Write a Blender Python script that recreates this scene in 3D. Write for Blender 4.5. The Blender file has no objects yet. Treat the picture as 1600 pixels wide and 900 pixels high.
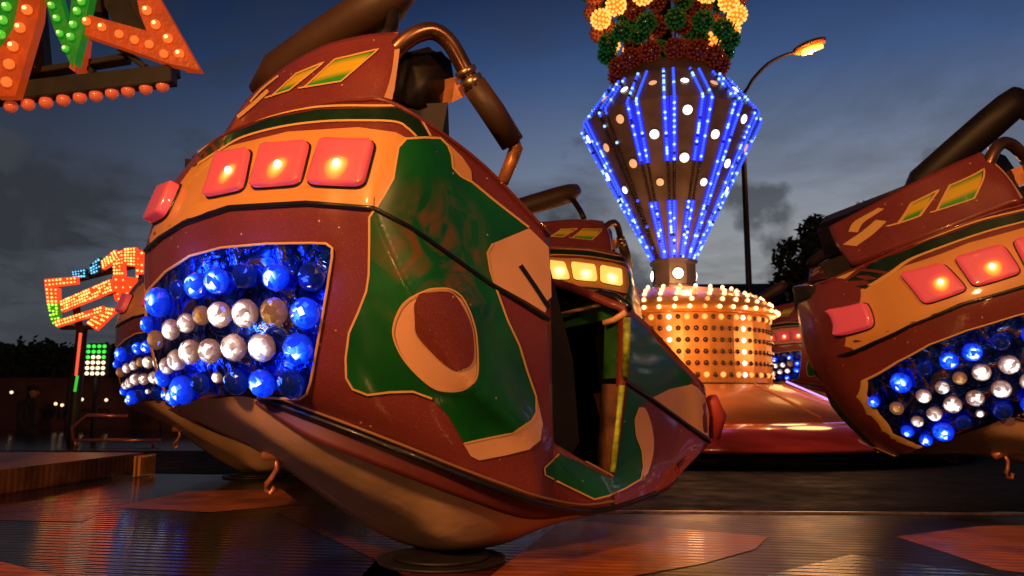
import bpy, bmesh, math, random
from mathutils import Vector, Matrix, Euler
from mathutils.bvhtree import BVHTree
from mathutils.geometry import delaunay_2d_cdt
random.seed(7)
R = math.radians
SC = bpy.context.scene
COL = SC.collection

# ------------------------------------------------------------------ camera
F, CX, CY = 1244.4, 800.0, 450.0
CAM = Vector((0.0, 0.0, 1.5)); PITCH = R(8.0)
FW = Vector((0, math.cos(PITCH), math.sin(PITCH)))
UP = Vector((0, -math.sin(PITCH), math.cos(PITCH)))
RT = Vector((1, 0, 0))
cd = bpy.data.cameras.new('camera'); cam = bpy.data.objects.new('camera', cd); COL.objects.link(cam)
cd.sensor_width = 36; cd.lens = 28.0; cd.clip_start = 0.05; cd.clip_end = 2000
cam.location = CAM; cam.rotation_euler = (math.pi/2 + PITCH, 0, 0)
cd.dof.use_dof = True; cd.dof.focus_distance = 2.9; cd.dof.aperture_fstop = 5.6
SC.camera = cam

# ------------------------------------------------------------------ world: dusk sky
w = bpy.data.worlds.new('World'); SC.world = w; w.use_nodes = True
nt = w.node_tree; nt.nodes.clear(); N = nt.nodes; Lk = nt.links
def nd(t, **k):
    n = N.new(t)
    for a, b in k.items(): setattr(n, a, b)
    return n
def mth(op, a, b=None, c=None, clamp=False):
    n = nd('ShaderNodeMath', operation=op); n.use_clamp = clamp
    for i, v in enumerate((a, b, c)):
        if v is None: continue
        if isinstance(v, (int, float)): n.inputs[i].default_value = v
        else: Lk.new(v, n.inputs[i])
    return n.outputs[0]
def ramp(fac, stops):
    n = nd('ShaderNodeValToRGB'); Lk.new(fac, n.inputs[0]); e = n.color_ramp.elements
    while len(e) < len(stops): e.new(0.5)
    for k, (p, c) in enumerate(stops): e[k].position = p; e[k].color = (*c, 1)
    return n.outputs[0]
def mixc(f, a, b, mode='MIX'):
    n = nd('ShaderNodeMix', data_type='RGBA', blend_type=mode)
    for s, v in ((0, f), (6, a), (7, b)):
        if isinstance(v, (int, float)): n.inputs[s].default_value = v
        elif isinstance(v, tuple): n.inputs[s].default_value = (*v, 1)
        else: Lk.new(v, n.inputs[s])
    return n.outputs[2]
tc = nd('ShaderNodeTexCoord'); sp = nd('ShaderNodeSeparateXYZ'); Lk.new(tc.outputs['Generated'], sp.inputs[0])
X, Y, Z = sp.outputs
low = ramp(Z, [(0.0, (0.48, 0.46, 0.42)), (0.10, (0.38, 0.38, 0.37)), (0.19, (0.31, 0.32, 0.33)), (0.28, (0.22, 0.255, 0.33)), (0.385, (0.078, 0.138, 0.28)), (0.47, (0.03, 0.062, 0.15)), (0.8, (0.01, 0.028, 0.08))])
# the glow of the set sun sits to the right of the tower
az = mth('ADD', mth('MULTIPLY', X, 0.36), mth('MULTIPLY', Y, 0.93))
azf = ramp(az, [(0.0, (0.16, 0.16, 0.17)), (0.58, (0.15, 0.17, 0.21)), (0.78, (0.32, 0.38, 0.5)), (0.92, (0.68, 0.74, 0.84)), (1.0, (1, 1, 1))])
sky = mixc(1.0, low, azf, 'MULTIPLY')
zz = mth('ADD', Z, 0.12)
cb = nd('ShaderNodeCombineXYZ'); Lk.new(mth('DIVIDE', X, zz), cb.inputs[0]); Lk.new(mth('DIVIDE', Y, zz), cb.inputs[1]); cb.inputs[2].default_value = 3.1
nz = nd('ShaderNodeTexNoise'); nz.inputs['Scale'].default_value = 1.15; nz.inputs['Detail'].default_value = 7; nz.inputs['Roughness'].default_value = 0.6; nz.inputs['Distortion'].default_value = 0.4
Lk.new(cb.outputs[0], nz.inputs['Vector'])
cl = ramp(nz.outputs[0], [(0.44, (0, 0, 0)), (0.60, (1, 1, 1))])
bias = ramp(X, [(0.0, (1, 1, 1)), (0.5, (1, 1, 1)), (1.0, (1, 1, 1))])
left = mth('MULTIPLY_ADD', X, -1.5, 0.35, clamp=True)
lowm = ramp(Z, [(0.0, (1, 1, 1)), (0.30, (0.85, 0.85, 0.85)), (0.5, (0.15, 0.15, 0.15))])
cf = mth('MULTIPLY', mth('MULTIPLY', cl, mth('ADD', left, 0.42), clamp=True), lowm)
sky = mixc(cf, sky, (0.030, 0.033, 0.042))
# small cumulus on the horizon
nz2 = nd('ShaderNodeTexNoise'); nz2.inputs['Scale'].default_value = 9; nz2.inputs['Detail'].default_value = 6; Lk.new(tc.outputs['Generated'], nz2.inputs['Vector'])
cu = mth('GREATER_THAN', 2.0, 1.0)
cuf = ramp(mth('SUBTRACT', nz2.outputs[0], mth('MULTIPLY', Z, 0.75)), [(0.40, (0, 0, 0)), (0.47, (0.75, 0.75, 0.75))])
sky = mixc(cuf, sky, (0.045, 0.05, 0.06))
bg = nd('ShaderNodeBackground'); Lk.new(sky, bg.inputs[0]); bg.inputs[1].default_value = 1.0
wo = nd('ShaderNodeOutputWorld'); Lk.new(bg.outputs[0], wo.inputs[0])
SC.view_settings.view_transform = 'Standard'; SC.view_settings.look = 'None'
SC.view_settings.exposure = 0; SC.view_settings.gamma = 1
SC.render.engine = 'CYCLES'; SC.cycles.use_denoising = True
SC.cycles.sample_clamp_indirect = 4; SC.cycles.max_bounces = 6; SC.cycles.caustics_reflective = False; SC.cycles.caustics_refractive = False

# ------------------------------------------------------------------ points
def ray(px, py): return RT*((px-CX)/F) + UP*((CY-py)/F) + FW
def P(px, py, d): return CAM + ray(px, py)*d
def AT(px, py, y): r = ray(px, py); return CAM + r*(y/r.y)
def FL(px, py, z): r = ray(px, py); return CAM + r*((z-CAM.z)/r.z)

# ------------------------------------------------------------------ materials
MATS = {}
def mat(name, col=(.5, .5, .5), rough=.5, metal=0., coat=0., emit=None, es=0., spec=None, noise=None, bump=None, chips=0., flakes=0., trans=0.):
    if name in MATS: return MATS[name]
    m = bpy.data.materials.new(name); m.use_nodes = True; t = m.node_tree; b = t.nodes['Principled BSDF']
    b.inputs['Base Color'].default_value = (*col, 1); b.inputs['Roughness'].default_value = rough; b.inputs['Metallic'].default_value = metal
    b.inputs['Coat Weight'].default_value = coat; b.inputs['Coat Roughness'].default_value = .06
    if trans: b.inputs['Transmission Weight'].default_value = trans
    if emit: b.inputs['Emission Color'].default_value = (*emit, 1); b.inputs['Emission Strength'].default_value = es
    co = t.nodes.new('ShaderNodeTexCoord'); out = None
    if noise or chips or flakes:
        n = t.nodes.new('ShaderNodeTexNoise'); n.inputs['Scale'].default_value = (noise or (6, .15))[0]; n.inputs['Detail'].default_value = 6
        t.links.new(co.outputs['Object'], n.inputs['Vector'])
        r = t.nodes.new('ShaderNodeValToRGB'); a = (noise or (6, .15))[1]
        r.color_ramp.elements[0].color = (*[c*(1-a) for c in col], 1); r.color_ramp.elements[1].color = (*[min(1, c*(1+a)) for c in col], 1)
        r.color_ramp.elements[0].position = .3; r.color_ramp.elements[1].position = .7
        t.links.new(n.outputs[0], r.inputs[0]); out = r.outputs[0]
        rr = t.nodes.new('ShaderNodeMapRange'); rr.inputs[3].default_value = max(.03, rough-.08); rr.inputs[4].default_value = min(1, rough+.14)
        t.links.new(n.outputs[0], rr.inputs[0]); t.links.new(rr.outputs[0], b.inputs['Roughness'])
    for amt, sc, cc, th in ((flakes, 260, (1., .45, .3), .22), (chips, 19, (.8, .62, .45), .07)):
        if not amt: continue
        v = t.nodes.new('ShaderNodeTexVoronoi'); v.inputs['Scale'].default_value = sc; t.links.new(co.outputs['Object'], v.inputs['Vector'])
        lt = t.nodes.new('ShaderNodeMath'); lt.operation = 'LESS_THAN'; lt.inputs[1].default_value = th; t.links.new(v.outputs['Distance'], lt.inputs[0])
        sx = t.nodes.new('ShaderNodeSeparateColor'); t.links.new(v.outputs['Color'], sx.inputs[0])
        g = t.nodes.new('ShaderNodeMath'); g.operation = 'GREATER_THAN'; g.inputs[1].default_value = .72 if sc > 100 else .55; t.links.new(sx.outputs[0], g.inputs[0])
        mu = t.nodes.new('ShaderNodeMath'); mu.operation = 'MULTIPLY'; t.links.new(lt.outputs[0], mu.inputs[0]); t.links.new(g.outputs[0], mu.inputs[1])
        mu2 = t.nodes.new('ShaderNodeMath'); mu2.operation = 'MULTIPLY'; mu2.inputs[1].default_value = amt; t.links.new(mu.outputs[0], mu2.inputs[0])
        mx = t.nodes.new('ShaderNodeMix'); mx.data_type = 'RGBA'; t.links.new(mu2.outputs[0], mx.inputs[0]); t.links.new(out, mx.inputs[6]); mx.inputs[7].default_value = (*cc, 1)
        out = mx.outputs[2]
    if out: t.links.new(out, b.inputs['Base Color'])
    if bump:
        n = t.nodes.new('ShaderNodeTexNoise'); n.inputs['Scale'].default_value = bump[0]; t.links.new(co.outputs['Object'], n.inputs['Vector'])
        bp = t.nodes.new('ShaderNodeBump'); bp.inputs['Strength'].default_value = bump[1]; bp.inputs['Distance'].default_value = .02
        t.links.new(n.outputs[0], bp.inputs['Height']); t.links.new(bp.outputs[0], b.inputs['Normal'])
    MATS[name] = m; return m
maroon = mat('maroon_paint', (.21, .036, .03), .38, coat=.4, flakes=.55, chips=.9, noise=(3, .15))
darkm = mat('dark_lining', (.012, .01, .009), .7, noise=(8, .4))
gold = mat('amber_paint', (.80, .38, .10), .35, coat=.5, noise=(5, .06), chips=.3)
cream = mat('cream_paint', (.88, .46, .25), .4, coat=.4, noise=(5, .08), chips=.3)
pin = mat('pinstripe_gold', (.85, .50, .16), .4)
black = mat('black_trim', (.008, .008, .008), .35, coat=.3, noise=(10, .4))
bandg = mat('dark_green_band', (.008, .03, .008), .3, coat=.5, noise=(6, .5))
belly = mat('tan_fibreglass', (.66, .40, .22), .45, coat=.1, noise=(3, .2), bump=(14, .15))
vinyl = mat('black_vinyl', (.014, .009, .007), .5, noise=(4, .3), bump=(80, .04))
pad = mat('brown_padding', (.055, .026, .013), .5, noise=(3, .25), bump=(70, .04))
steel = mat('worn_steel', (.45, .30, .22), .3, metal=.9, noise=(20, .25))
copper = mat('orange_bracket', (.5, .2, .08), .35, metal=.5, noise=(20, .3))
iron = mat('black_iron', (.015, .014, .013), .5, metal=.3, noise=(9, .4))
ltrim = mat('lit_lime_trim', (.35, .45, .04), .45, noise=(30, .7))  # lime tone stands for the light caught on the door edges
inner = mat('green_jamb', (.02, .10, .02), .45, noise=(12, .4))
bumperm = mat('red_rubber', (.5, .06, .05), .5, noise=(9, .2))

def green_mat():
    m = mat('emerald_paint', (.006, .12, .018), .28, coat=.6, noise=(4, .3), chips=.7)
    t = m.node_tree; b = t.nodes['Principled BSDF']; src = b.inputs['Base Color'].links[0].from_socket
    # brown swirls through the green
    co = t.nodes.new('ShaderNodeTexCoord'); n = t.nodes.new('ShaderNodeTexNoise'); n.inputs['Scale'].default_value = 4.2; n.inputs['Detail'].default_value = 5; n.inputs['Distortion'].default_value = 2.2
    t.links.new(co.outputs['Object'], n.inputs['Vector'])
    vd = t.nodes.new('ShaderNodeVectorMath'); vd.operation = 'DISTANCE'; t.links.new(co.outputs['Object'], vd.inputs[0]); m['c'] = 1
    m.node_tree.nodes.active = vd; vd.name = 'swirl'
    mr = t.nodes.new('ShaderNodeMapRange'); mr.inputs[1].default_value = .12; mr.inputs[2].default_value = .30; mr.inputs[3].default_value = 1; mr.inputs[4].default_value = 0
    t.links.new(vd.outputs['Value'], mr.inputs[0])
    r = t.nodes.new('ShaderNodeValToRGB'); r.color_ramp.elements[0].position = .42; r.color_ramp.elements[1].position = .62
    t.links.new(n.outputs[0], r.inputs[0])
    mu = t.nodes.new('ShaderNodeMath'); mu.operation = 'MULTIPLY'; t.links.new(mr.outputs[0], mu.inputs[0]); t.links.new(r.outputs[0], mu.inputs[1])
    mx = t.nodes.new('ShaderNodeMix'); mx.data_type = 'RGBA'; t.links.new(mu.outputs[0], mx.inputs[0]); t.links.new(src, mx.inputs[6]); mx.inputs[7].default_value = (.20, .085, .02, 1)
    t.links.new(mx.outputs[2], b.inputs['Base Color'])
    return m
green = green_mat()

def attr_emit(name, stops, rough=.25, strength=1., base=(.1, .1, .1), facet=0.):
    """lit lens: emission colour runs with the mesh attribute 'glow' (1 next to the filament)"""
    m = bpy.data.materials.new(name); m.use_nodes = True; t = m.node_tree; b = t.nodes['Principled BSDF']
    a = t.nodes.new('ShaderNodeAttribute'); a.attribute_name = 'glow'; fac = a.outputs['Fac']
    if facet:
        co = t.nodes.new('ShaderNodeTexCoord'); v = t.nodes.new('ShaderNodeTexVoronoi'); v.inputs['Scale'].default_value = 42; t.links.new(co.outputs['Object'], v.inputs['Vector'])
        s = t.nodes.new('ShaderNodeSeparateColor'); t.links.new(v.outputs['Color'], s.inputs[0])
        ma = t.nodes.new('ShaderNodeMath'); ma.operation = 'MULTIPLY_ADD'; t.links.new(s.outputs[0], ma.inputs[0]); ma.inputs[1].default_value = facet; ma.inputs[2].default_value = 1-facet*.6
        mb = t.nodes.new('ShaderNodeMath'); mb.operation = 'MULTIPLY'; t.links.new(ma.outputs[0], mb.inputs[0]); t.links.new(fac, mb.inputs[1]); fac = mb.outputs[0]
    r = t.nodes.new('ShaderNodeValToRGB'); e = r.color_ramp.elements
    while len(e) < len(stops): e.new(.5)
    for k, (p_, c) in enumerate(stops): e[k].position = p_; e[k].color = (*c, 1)
    t.links.new(fac, r.inputs[0]); t.links.new(r.outputs[0], b.inputs['Emission Color']); b.inputs['Emission Strength'].default_value = strength
    b.inputs['Base Color'].default_value = (*base, 1); b.inputs['Roughness'].default_value = rough; b.inputs['Coat Weight'].default_value = .6
    MATS[name] = m; return m
redlens = attr_emit('red_lens_lit', [(0, (.10, .004, .008)), (.4, (.28, .016, .022)), (.62, (.55, .04, .02)), (.78, (1, .42, .02)), (.93, (1, .9, .25)), (1, (1, 1, .8))], .4, 1.15, (.70, .13, .16))
bluelit = attr_emit('blue_bulb_lit', [(0, (.0, .006, .20)), (.45, (.0, .03, .72)), (.7, (.01, .13, 1)), (.80, (.10, .45, 1)), (.92, (1, 1, 1))], .05, 1.45, (.01, .02, .25), .8)
blueoff = attr_emit('blue_bulb_dark', [(0, (.0, .01, .20)), (.5, (.0, .004, .05)), (1, (.0, .004, .01))], .06, 1., (.004, .008, .08), .5)
whitelit = attr_emit('white_bulb_lit', [(0, (.05, .02, .015)), (.28, (.13, .06, .045)), (.5, (.34, .24, .22)), (.68, (1, .9, .8)), (1, (1, 1, 1))], .05, 1.5, (.12, .08, .07), .9)
whitedim = attr_emit('white_bulb_dim', [(0, (.09, .035, .02)), (.5, (.16, .06, .02)), (.85, (.55, .22, .05)), (1, (.7, .5, .3))], .05, 1., (.10, .06, .04), .9)
def foil():
    m = mat('blue_lit_foil', (.03, .07, .75), .22, metal=.9)  # blue and dark patches put the bulbs' reflections into the base colour
    t = m.node_tree; b = t.nodes['Principled BSDF']; co = t.nodes.new('ShaderNodeTexCoord')
    v = t.nodes.new('ShaderNodeTexNoise'); v.inputs['Scale'].default_value = 11; v.inputs['Detail'].default_value = 3; v.inputs['Distortion'].default_value = 1.2; t.links.new(co.outputs['Object'], v.inputs[0])
    r = t.nodes.new('ShaderNodeValToRGB'); e = r.color_ramp.elements
    for k in range(3): e.new(.5)
    for k, (p_, c) in enumerate([(.3, (.0, .005, .05)), (.45, (.01, .04, .5)), (.56, (.02, .12, .9)), (.62, (.35, .2, .15)), (.75, (.02, .02, .12))]): e[k].position = p_; e[k].color = (*c, 1)
    t.links.new(v.outputs[0], r.inputs[0]); t.links.new(r.outputs[0], b.inputs['Base Color'])
    bp = t.nodes.new('ShaderNodeBump'); bp.inputs['Strength'].default_value = .8; bp.inputs['Distance'].default_value = .03; t.links.new(v.outputs[0], bp.inputs['Height']); t.links.new(bp.outputs[0], b.inputs['Normal'])
    return m
foilm = foil()

# ------------------------------------------------------------------ object helpers
def link(name, me, m, parent=None, smooth=True, loc=None):
    o = bpy.data.objects.new(name, me); COL.objects.link(o)
    for x in (m if isinstance(m, (list, tuple)) else [m]): me.materials.append(x)
    if smooth: me.polygons.foreach_set('use_smooth', [True]*len(me.polygons))
    if parent: o.parent = parent
    if loc: o.location = loc
    return o
def mesh(name, vs, fs): me = bpy.data.meshes.new(name); me.from_pydata([tuple(v) for v in vs], [], fs); me.update(); return me
def obj(name, vs, fs, m, parent=None, smooth=False): return link(name, mesh(name, vs, fs), m, parent, smooth)
def frombm(name, bm, m, parent=None, smooth=False):
    me = bpy.data.meshes.new(name); bm.normal_update(); bm.to_mesh(me); bm.free(); return link(name, me, m, parent, smooth)
def thing(name, loc, label, cat, group=None, kind=None):
    o = bpy.data.objects.new(name, None); COL.objects.link(o); o.location = loc; o.empty_display_size = .2
    return tag(o, label, cat, group, kind)
def tag(o, label=None, cat=None, group=None, kind=None):
    if label: o['label'] = label
    if cat: o['category'] = cat
    if group: o['group'] = group
    if kind: o['kind'] = kind
    return o
def bm_tube(bm, pts, rad, n=10, cap=True, mi=0):
    pts = [Vector(p) for p in pts]; rings = []
    for i, p in enumerate(pts):
        d = (pts[min(i+1, len(pts)-1)]-pts[max(i-1, 0)]).normalized()
        a = d.cross(Vector((0.13, 0.21, 1))).normalized()
        if a.length < .1: a = Vector((1, 0, 0))
        b = d.cross(a); r = rad[i] if isinstance(rad, (list, tuple)) else rad
        rings.append([bm.verts.new(p+a*math.cos(2*math.pi*k/n)*r+b*math.sin(2*math.pi*k/n)*r) for k in range(n)])
    for a, b in zip(rings, rings[1:]):
        for k in range(n): f = bm.faces.new((a[k], a[(k+1) % n], b[(k+1) % n], b[k])); f.material_index = mi; f.smooth = True
    if cap: bm.faces.new(rings[0][::-1]).material_index = mi; bm.faces.new(rings[-1]).material_index = mi
def bm_box(bm, c, s, rot=None, mi=0, bev=0.):
    t = bmesh.ops.create_cube(bm, size=1.0); M = Matrix.Translation(c) @ (rot.to_matrix().to_4x4() if rot else Matrix()) @ Matrix.Diagonal((*s, 1))
    bmesh.ops.transform(bm, matrix=M, verts=t['verts'])
    fs = {f for v in t['verts'] for f in v.link_faces}
    for f in fs: f.material_index = mi
    if bev: bmesh.ops.bevel(bm, geom=list({e for f in fs for e in f.edges}), offset=bev, segments=2, affect='EDGES')
def bm_sphere(bm, c, r, sub=2, mi=0, scale=None, smooth=True):
    t = bmesh.ops.create_icosphere(bm, subdivisions=sub, radius=1.0)
    sx, sy, sz = (scale or (1, 1, 1))
    bmesh.ops.transform(bm, matrix=Matrix.Translation(c) @ Matrix.Diagonal((r*sx, r*sy, r*sz, 1)), verts=t['verts'])
    for v in t['verts']:
        for f in v.link_faces: f.material_index = mi; f.smooth = smooth
def catmull(pts, per=8, closed=False):
    n = len(pts); out = []
    for i in range(n if closed else n-1):
        g = (lambda k: pts[k % n]) if closed else (lambda k: pts[max(0, min(n-1, k))])
        p0, p1, p2, p3 = g(i-1), g(i), g(i+1), g(i+2)
        for s in range(per):
            t = s/per
            out.append(tuple(.5*((2*b)+(-a+c)*t+(2*a-5*b+4*c-d)*t*t+(-a+3*b-3*c+d)*t**3) for a, b, c, d in zip(p0, p1, p2, p3)))
    if not closed: out.append(tuple(pts[-1]))
    return out
def copy_tree(o, parent=None):
    c = o.copy(); COL.objects.link(c)
    if parent: c.parent = parent
    for ch in o.children:
        if ch.type != 'LIGHT': copy_tree(ch, c)
    return c

# ================================================================== SETTING
PZ = 0.9          # top of the ride's floor
gm = mat('asphalt', (.04, .038, .036), .8, noise=(2, .4), bump=(40, .3))
s = 900; tag(obj('ground', [(-s, -s, 0), (s, -s, 0), (s, s, 0), (-s, s, 0)], [(0, 1, 2, 3)], gm), kind='structure')

def floor_mat(name, col, rough=.2):
    m = mat(name, col, rough, metal=.0, coat=.2)
    m.node_tree.nodes['Principled BSDF'].inputs['IOR'].default_value = 1.35
    t = m.node_tree; b = t.nodes['Principled BSDF']; co = t.nodes.new('ShaderNodeTexCoord')
    mp = t.nodes.new('ShaderNodeMapping'); mp.inputs['Rotation'].default_value = (0, 0, R(9)); t.links.new(co.outputs['Object'], mp.inputs[0])
    wv = t.nodes.new('ShaderNodeTexWave'); wv.bands_direction = 'Y'; wv.inputs['Scale'].default_value = 5.2; wv.inputs['Distortion'].default_value = .25; t.links.new(mp.outputs[0], wv.inputs[0])
    n = t.nodes.new('ShaderNodeTexNoise'); n.inputs['Scale'].default_value = 5; n.inputs['Detail'].default_value = 7; t.links.new(mp.outputs[0], n.inputs[0])
    r = t.nodes.new('ShaderNodeValToRGB'); r.color_ramp.elements[0].position = .35; r.color_ramp.elements[0].color = (*[c*.45 for c in col], 1); r.color_ramp.elements[1].position = .65; r.color_ramp.elements[1].color = (*[c*1.15 for c in col], 1)
    t.links.new(n.outputs[0], r.inputs[0])
    mx = t.nodes.new('ShaderNodeMix'); mx.data_type = 'RGBA'; mx.blend_type = 'MULTIPLY'; mx.inputs[0].default_value = .35; t.links.new(r.outputs[0], mx.inputs[6]); t.links.new(wv.outputs[0], mx.inputs[7]); t.links.new(mx.outputs[2], b.inputs['Base Color'])
    ad = t.nodes.new('ShaderNodeMath'); ad.operation = 'MULTIPLY_ADD'; ad.inputs[1].default_value = .25; t.links.new(n.outputs[0], ad.inputs[0]); t.links.new(wv.outputs[0], ad.inputs[2])
    bp = t.nodes.new('ShaderNodeBump'); bp.inputs['Strength'].default_value = .3; bp.inputs['Distance'].default_value = .006; t.links.new(ad.outputs[0], bp.inputs['Height']); t.links.new(bp.outputs[0], b.inputs['Normal']); t.links.new(bp.outputs[0], b.inputs['Coat Normal'])
    mr = t.nodes.new('ShaderNodeMapRange'); mr.inputs[3].default_value = rough*.6; mr.inputs[4].default_value = rough*1.7; t.links.new(n.outputs[0], mr.inputs[0]); t.links.new(mr.outputs[0], b.inputs['Roughness'])
    return m
TX, TY = AT(1053, 440, 10.5).x, 10.5
fm = floor_mat('ride_floor_paint', (.016, .018, .016), .12)
bm = bmesh.new()
n = 96; rr_ = 13.2
def disc(z): return [bm.verts.new((TX+rr_*math.cos(2*math.pi*k/n), TY+rr_*math.sin(2*math.pi*k/n), z)) for k in range(n)]
a = disc(PZ); b = disc(PZ-.12); bm.faces.new(a)
for k in range(n): bm.faces.new((a[k], b[k], b[(k+1) % n], a[(k+1) % n]))
floor = tag(frombm('ride_floor', bm, fm), kind='structure')
# painted wedges and painted-in shade on the floor, sheets 4 mm proud
def paint(name, px, m, lift):
    vs = [FL(x, y, PZ+lift*.4) for x, y in px]; o = obj(name, vs, [tuple(range(len(vs)))], m); return tag(o, kind='structure')
f_or = floor_mat('floor_orange', (.50, .13, .03), .4); f_mar = floor_mat('floor_maroon', (.12, .022, .018), .2)
f_blue = floor_mat('floor_blue', (.008, .012, .11), .2); f_gr = floor_mat('floor_green', (.02, .06, .025), .2); f_bk = floor_mat('floor_black', (.006, .006, .006), .15)
f_dk = floor_mat('floor_shade_black', (.010, .008, .007), .34); f_dk.node_tree.nodes['Principled BSDF'].inputs['Specular IOR Level'].default_value = .22; f_dk.node_tree.nodes['Principled BSDF'].inputs['Coat Weight'].default_value = .05
paint('floor_mark_or_shade', [(700, 803), (1900, 803), (1900, 915), (640, 915)], f_dk, .0015)  # strip painted darker to mute the drum's glow on the floor
paint('floor_mark_or_shade', [(560, 905), (640, 820), (880, 805), (905, 835), (880, 905)], f_mar, .004)
paint('floor_mark_or_shade', [(760, 905), (880, 812), (1010, 822), (1200, 838), (1180, 858), (1100, 880), (960, 905)], f_or, .008)
paint('floor_mark_or_shade', [(1400, 838), (1530, 822), (1700, 818), (1700, 905), (1560, 890)], f_or, .004)
paint('floor_mark_or_shade', [(1170, 905), (1330, 866), (1560, 900), (1560, 905)], f_gr, .004)
paint('floor_mark_or_shade', [(330, 905), (370, 815), (470, 800), (640, 905)], f_blue, .004)
paint('floor_mark_or_shade', [(430, 800), (470, 790), (700, 800), (660, 850), (640, 900)], f_mar, .008)
paint('floor_mark_or_shade', [(175, 793), (290, 768), (440, 764), (470, 788), (330, 800)], f_or, .004)
paint('floor_mark_or_shade', [(-60, 793), (60, 782), (175, 793), (130, 815), (-60, 812)], f_mar, .004)
paint('floor_mark_or_shade', [(-60, 870), (0, 877), (110, 905), (-60, 910)], f_or, .004)
f_mt = floor_mat('floor_shade_matt', (.005, .005, .005), .6); f_mt.node_tree.nodes['Principled BSDF'].inputs['Coat Weight'].default_value = 0; f_mt.node_tree.nodes['Principled BSDF'].inputs['Specular IOR Level'].default_value = .06
paint('floor_mark_or_shade', [(690, 799), (800, 705), (1900, 708), (1900, 799)], f_mt, .004)  # black sheet paints in the shade below the red skirt
paint('floor_mark_or_shade', [(-400, 704), (720, 704), (700, 744), (240, 740), (-100, 748)], f_mt, .004)  # black sheet paints the far floor dark and removes the sky's reflection
# metal tread edge across the floor on the right
bm = bmesh.new(); p1, p2 = FL(860, 801, PZ), FL(1700, 805, PZ)
d = (p2-p1).normalized(); bm_box(bm, (p1+p2)/2+Vector((0, 0, .006)), ((p2-p1).length, .02, .012), Euler((0, 0, math.atan2(d.y, d.x))))
tag(frombm('edge_strip', bm, steel), 'thin bare metal edging strip across the dark floor at right', 'edging')
# raised deck on the left
deckm = floor_mat('deck_tread', (.22, .08, .03), .3)
bm = bmesh.new()
for i in range(1):
    bm_box(bm, (-5.6, 4.4, PZ+.08), (5.0, 4.9, .16), bev=.01)
bmesh.ops.rotate(bm, verts=bm.verts, cent=(-3.1, 6.8, 0), matrix=Matrix.Rotation(R(-5), 3, 'Z'))
deck = tag(frombm('raised_deck', bm, deckm), 'raised ribbed boarding deck along the left edge of the ride', 'deck')

bm = bmesh.new(); q_ = Vector((-2.92, 6.62, PZ+.085))
for k in range(7): bm_box(bm, q_+Vector((-.0, -.04*k, 0)), (.02, .016, .15), Euler((0, 0, R(-5))))
bm_box(bm, q_+Vector((-.015, -.12, 0)), (.012, .30, .16), Euler((0, 0, R(-5)))); frombm('end_plate', bm, mat('brass_plate', (.95, .5, .16), .3, metal=.5), deck)
# far dark building, fence board, trees
def box_obj(name, c, s_, m, parent=None, bev=0.): bm = bmesh.new(); bm_box(bm, c, s_, bev=bev); return frombm(name, bm, m, parent)
brickm = mat('dark_brick', (.06, .03, .022), .8, noise=(3, .5), bump=(30, .4)); roofm = mat('dark_roof', (.02, .017, .016), .8, noise=(3, .5))
bt = thing('building', (14, 42, 0), 'long dark building with low pitched roof beyond the ride tower', 'building')
x0 = AT(1075, 440, 42).x-14; x1 = 36; zt = AT(1150, 440, 42).z
obj('wall', [(x0, 0, 0), (x1, 0, 0), (x1, 9, 0), (x0, 9, 0), (x0, 0, zt-1), (x1, 0, zt-1), (x1, 9, zt-1), (x0, 9, zt-1)], [(0, 1, 5, 4), (1, 2, 6, 5), (2, 3, 7, 6), (3, 0, 4, 7)], brickm, bt)
obj('roof', [(x0-.4, -.5, zt-1.1), (x1, -.5, zt-1.1), (x1, 9.5, zt-1.1), (x0-.4, 9.5, zt-1.1), (x0+.3, 4.5, zt+.5), (x1, 4.5, zt+.9)], [(0, 1, 5, 4), (2, 3, 4, 5), (3, 0, 4), (1, 2, 5), (0, 3, 2, 1)], roofm, bt)
for k in range(6): box_obj('window', (x0+3+k*4.2, -.02, 2.4), (1.4, .12, 1.6), mat('night_glass', (.01, .012, .015), .1), bt)

leafm = mat('night_foliage', (.035, .05, .02), .7, noise=(2, .5)); barkm = mat('bark', (.06, .04, .03), .9, noise=(6, .4))
def tree(x, y, h, r, label, seed):
    rnd = random.Random(seed); t = thing('tree', (x, y, 0), label, 'tree', 'trees around the fairground')
    bm = bmesh.new(); bm_tube(bm, [(0, 0, 0), (.1, 0, h*.3), (-.1, .1, h*.6), (0, 0, h*.85)], [.3, .22, .14, .04], 8)
    for k in range(7):
        a = k*2.4; z = h*(.3+.07*k); bm_tube(bm, [(0, 0, z), (math.cos(a)*r*.4, math.sin(a)*r*.4, z+h*.12), (math.cos(a)*r*.75, math.sin(a)*r*.75, z+h*.18)], [.1, .06, .02], 6)
    frombm('trunk', bm, barkm, t, True)
    bm = bmesh.new(); lobes = []
    for k in range(16):
        a = rnd.uniform(0, 6.28); rad = r*rnd.uniform(.1, .75); lobes.append((Vector((math.cos(a)*rad, math.sin(a)*rad, h*rnd.uniform(.42, .92))), r*rnd.uniform(.22, .42)))
    for i in range(8000):
        c, lr = rnd.choice(lobes); v = Vector((rnd.gauss(0, 1), rnd.gauss(0, 1), rnd.gauss(0, 1))).normalized()*lr*rnd.uniform(.6, 1.05); p = c+v
        s_ = rnd.uniform(.10, .20)*max(1, r/3); u = Vector((rnd.gauss(0, 1), rnd.gauss(0, 1), rnd.gauss(0, 1))).normalized(); q = u.orthogonal().normalized()
        bm.faces.new([bm.verts.new(p+u*s_), bm.verts.new(p+q*s_*.6), bm.verts.new(p-u*s_), bm.verts.new(p-q*s_*.6)])
    frombm('crown', bm, leafm, t)
pt = AT(1292, 420, 26); tree(pt.x, 26, AT(1285, 343, 26).z+.3, 2.0, 'dark rounded tree rising beside the building roof at right', 3)
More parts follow.
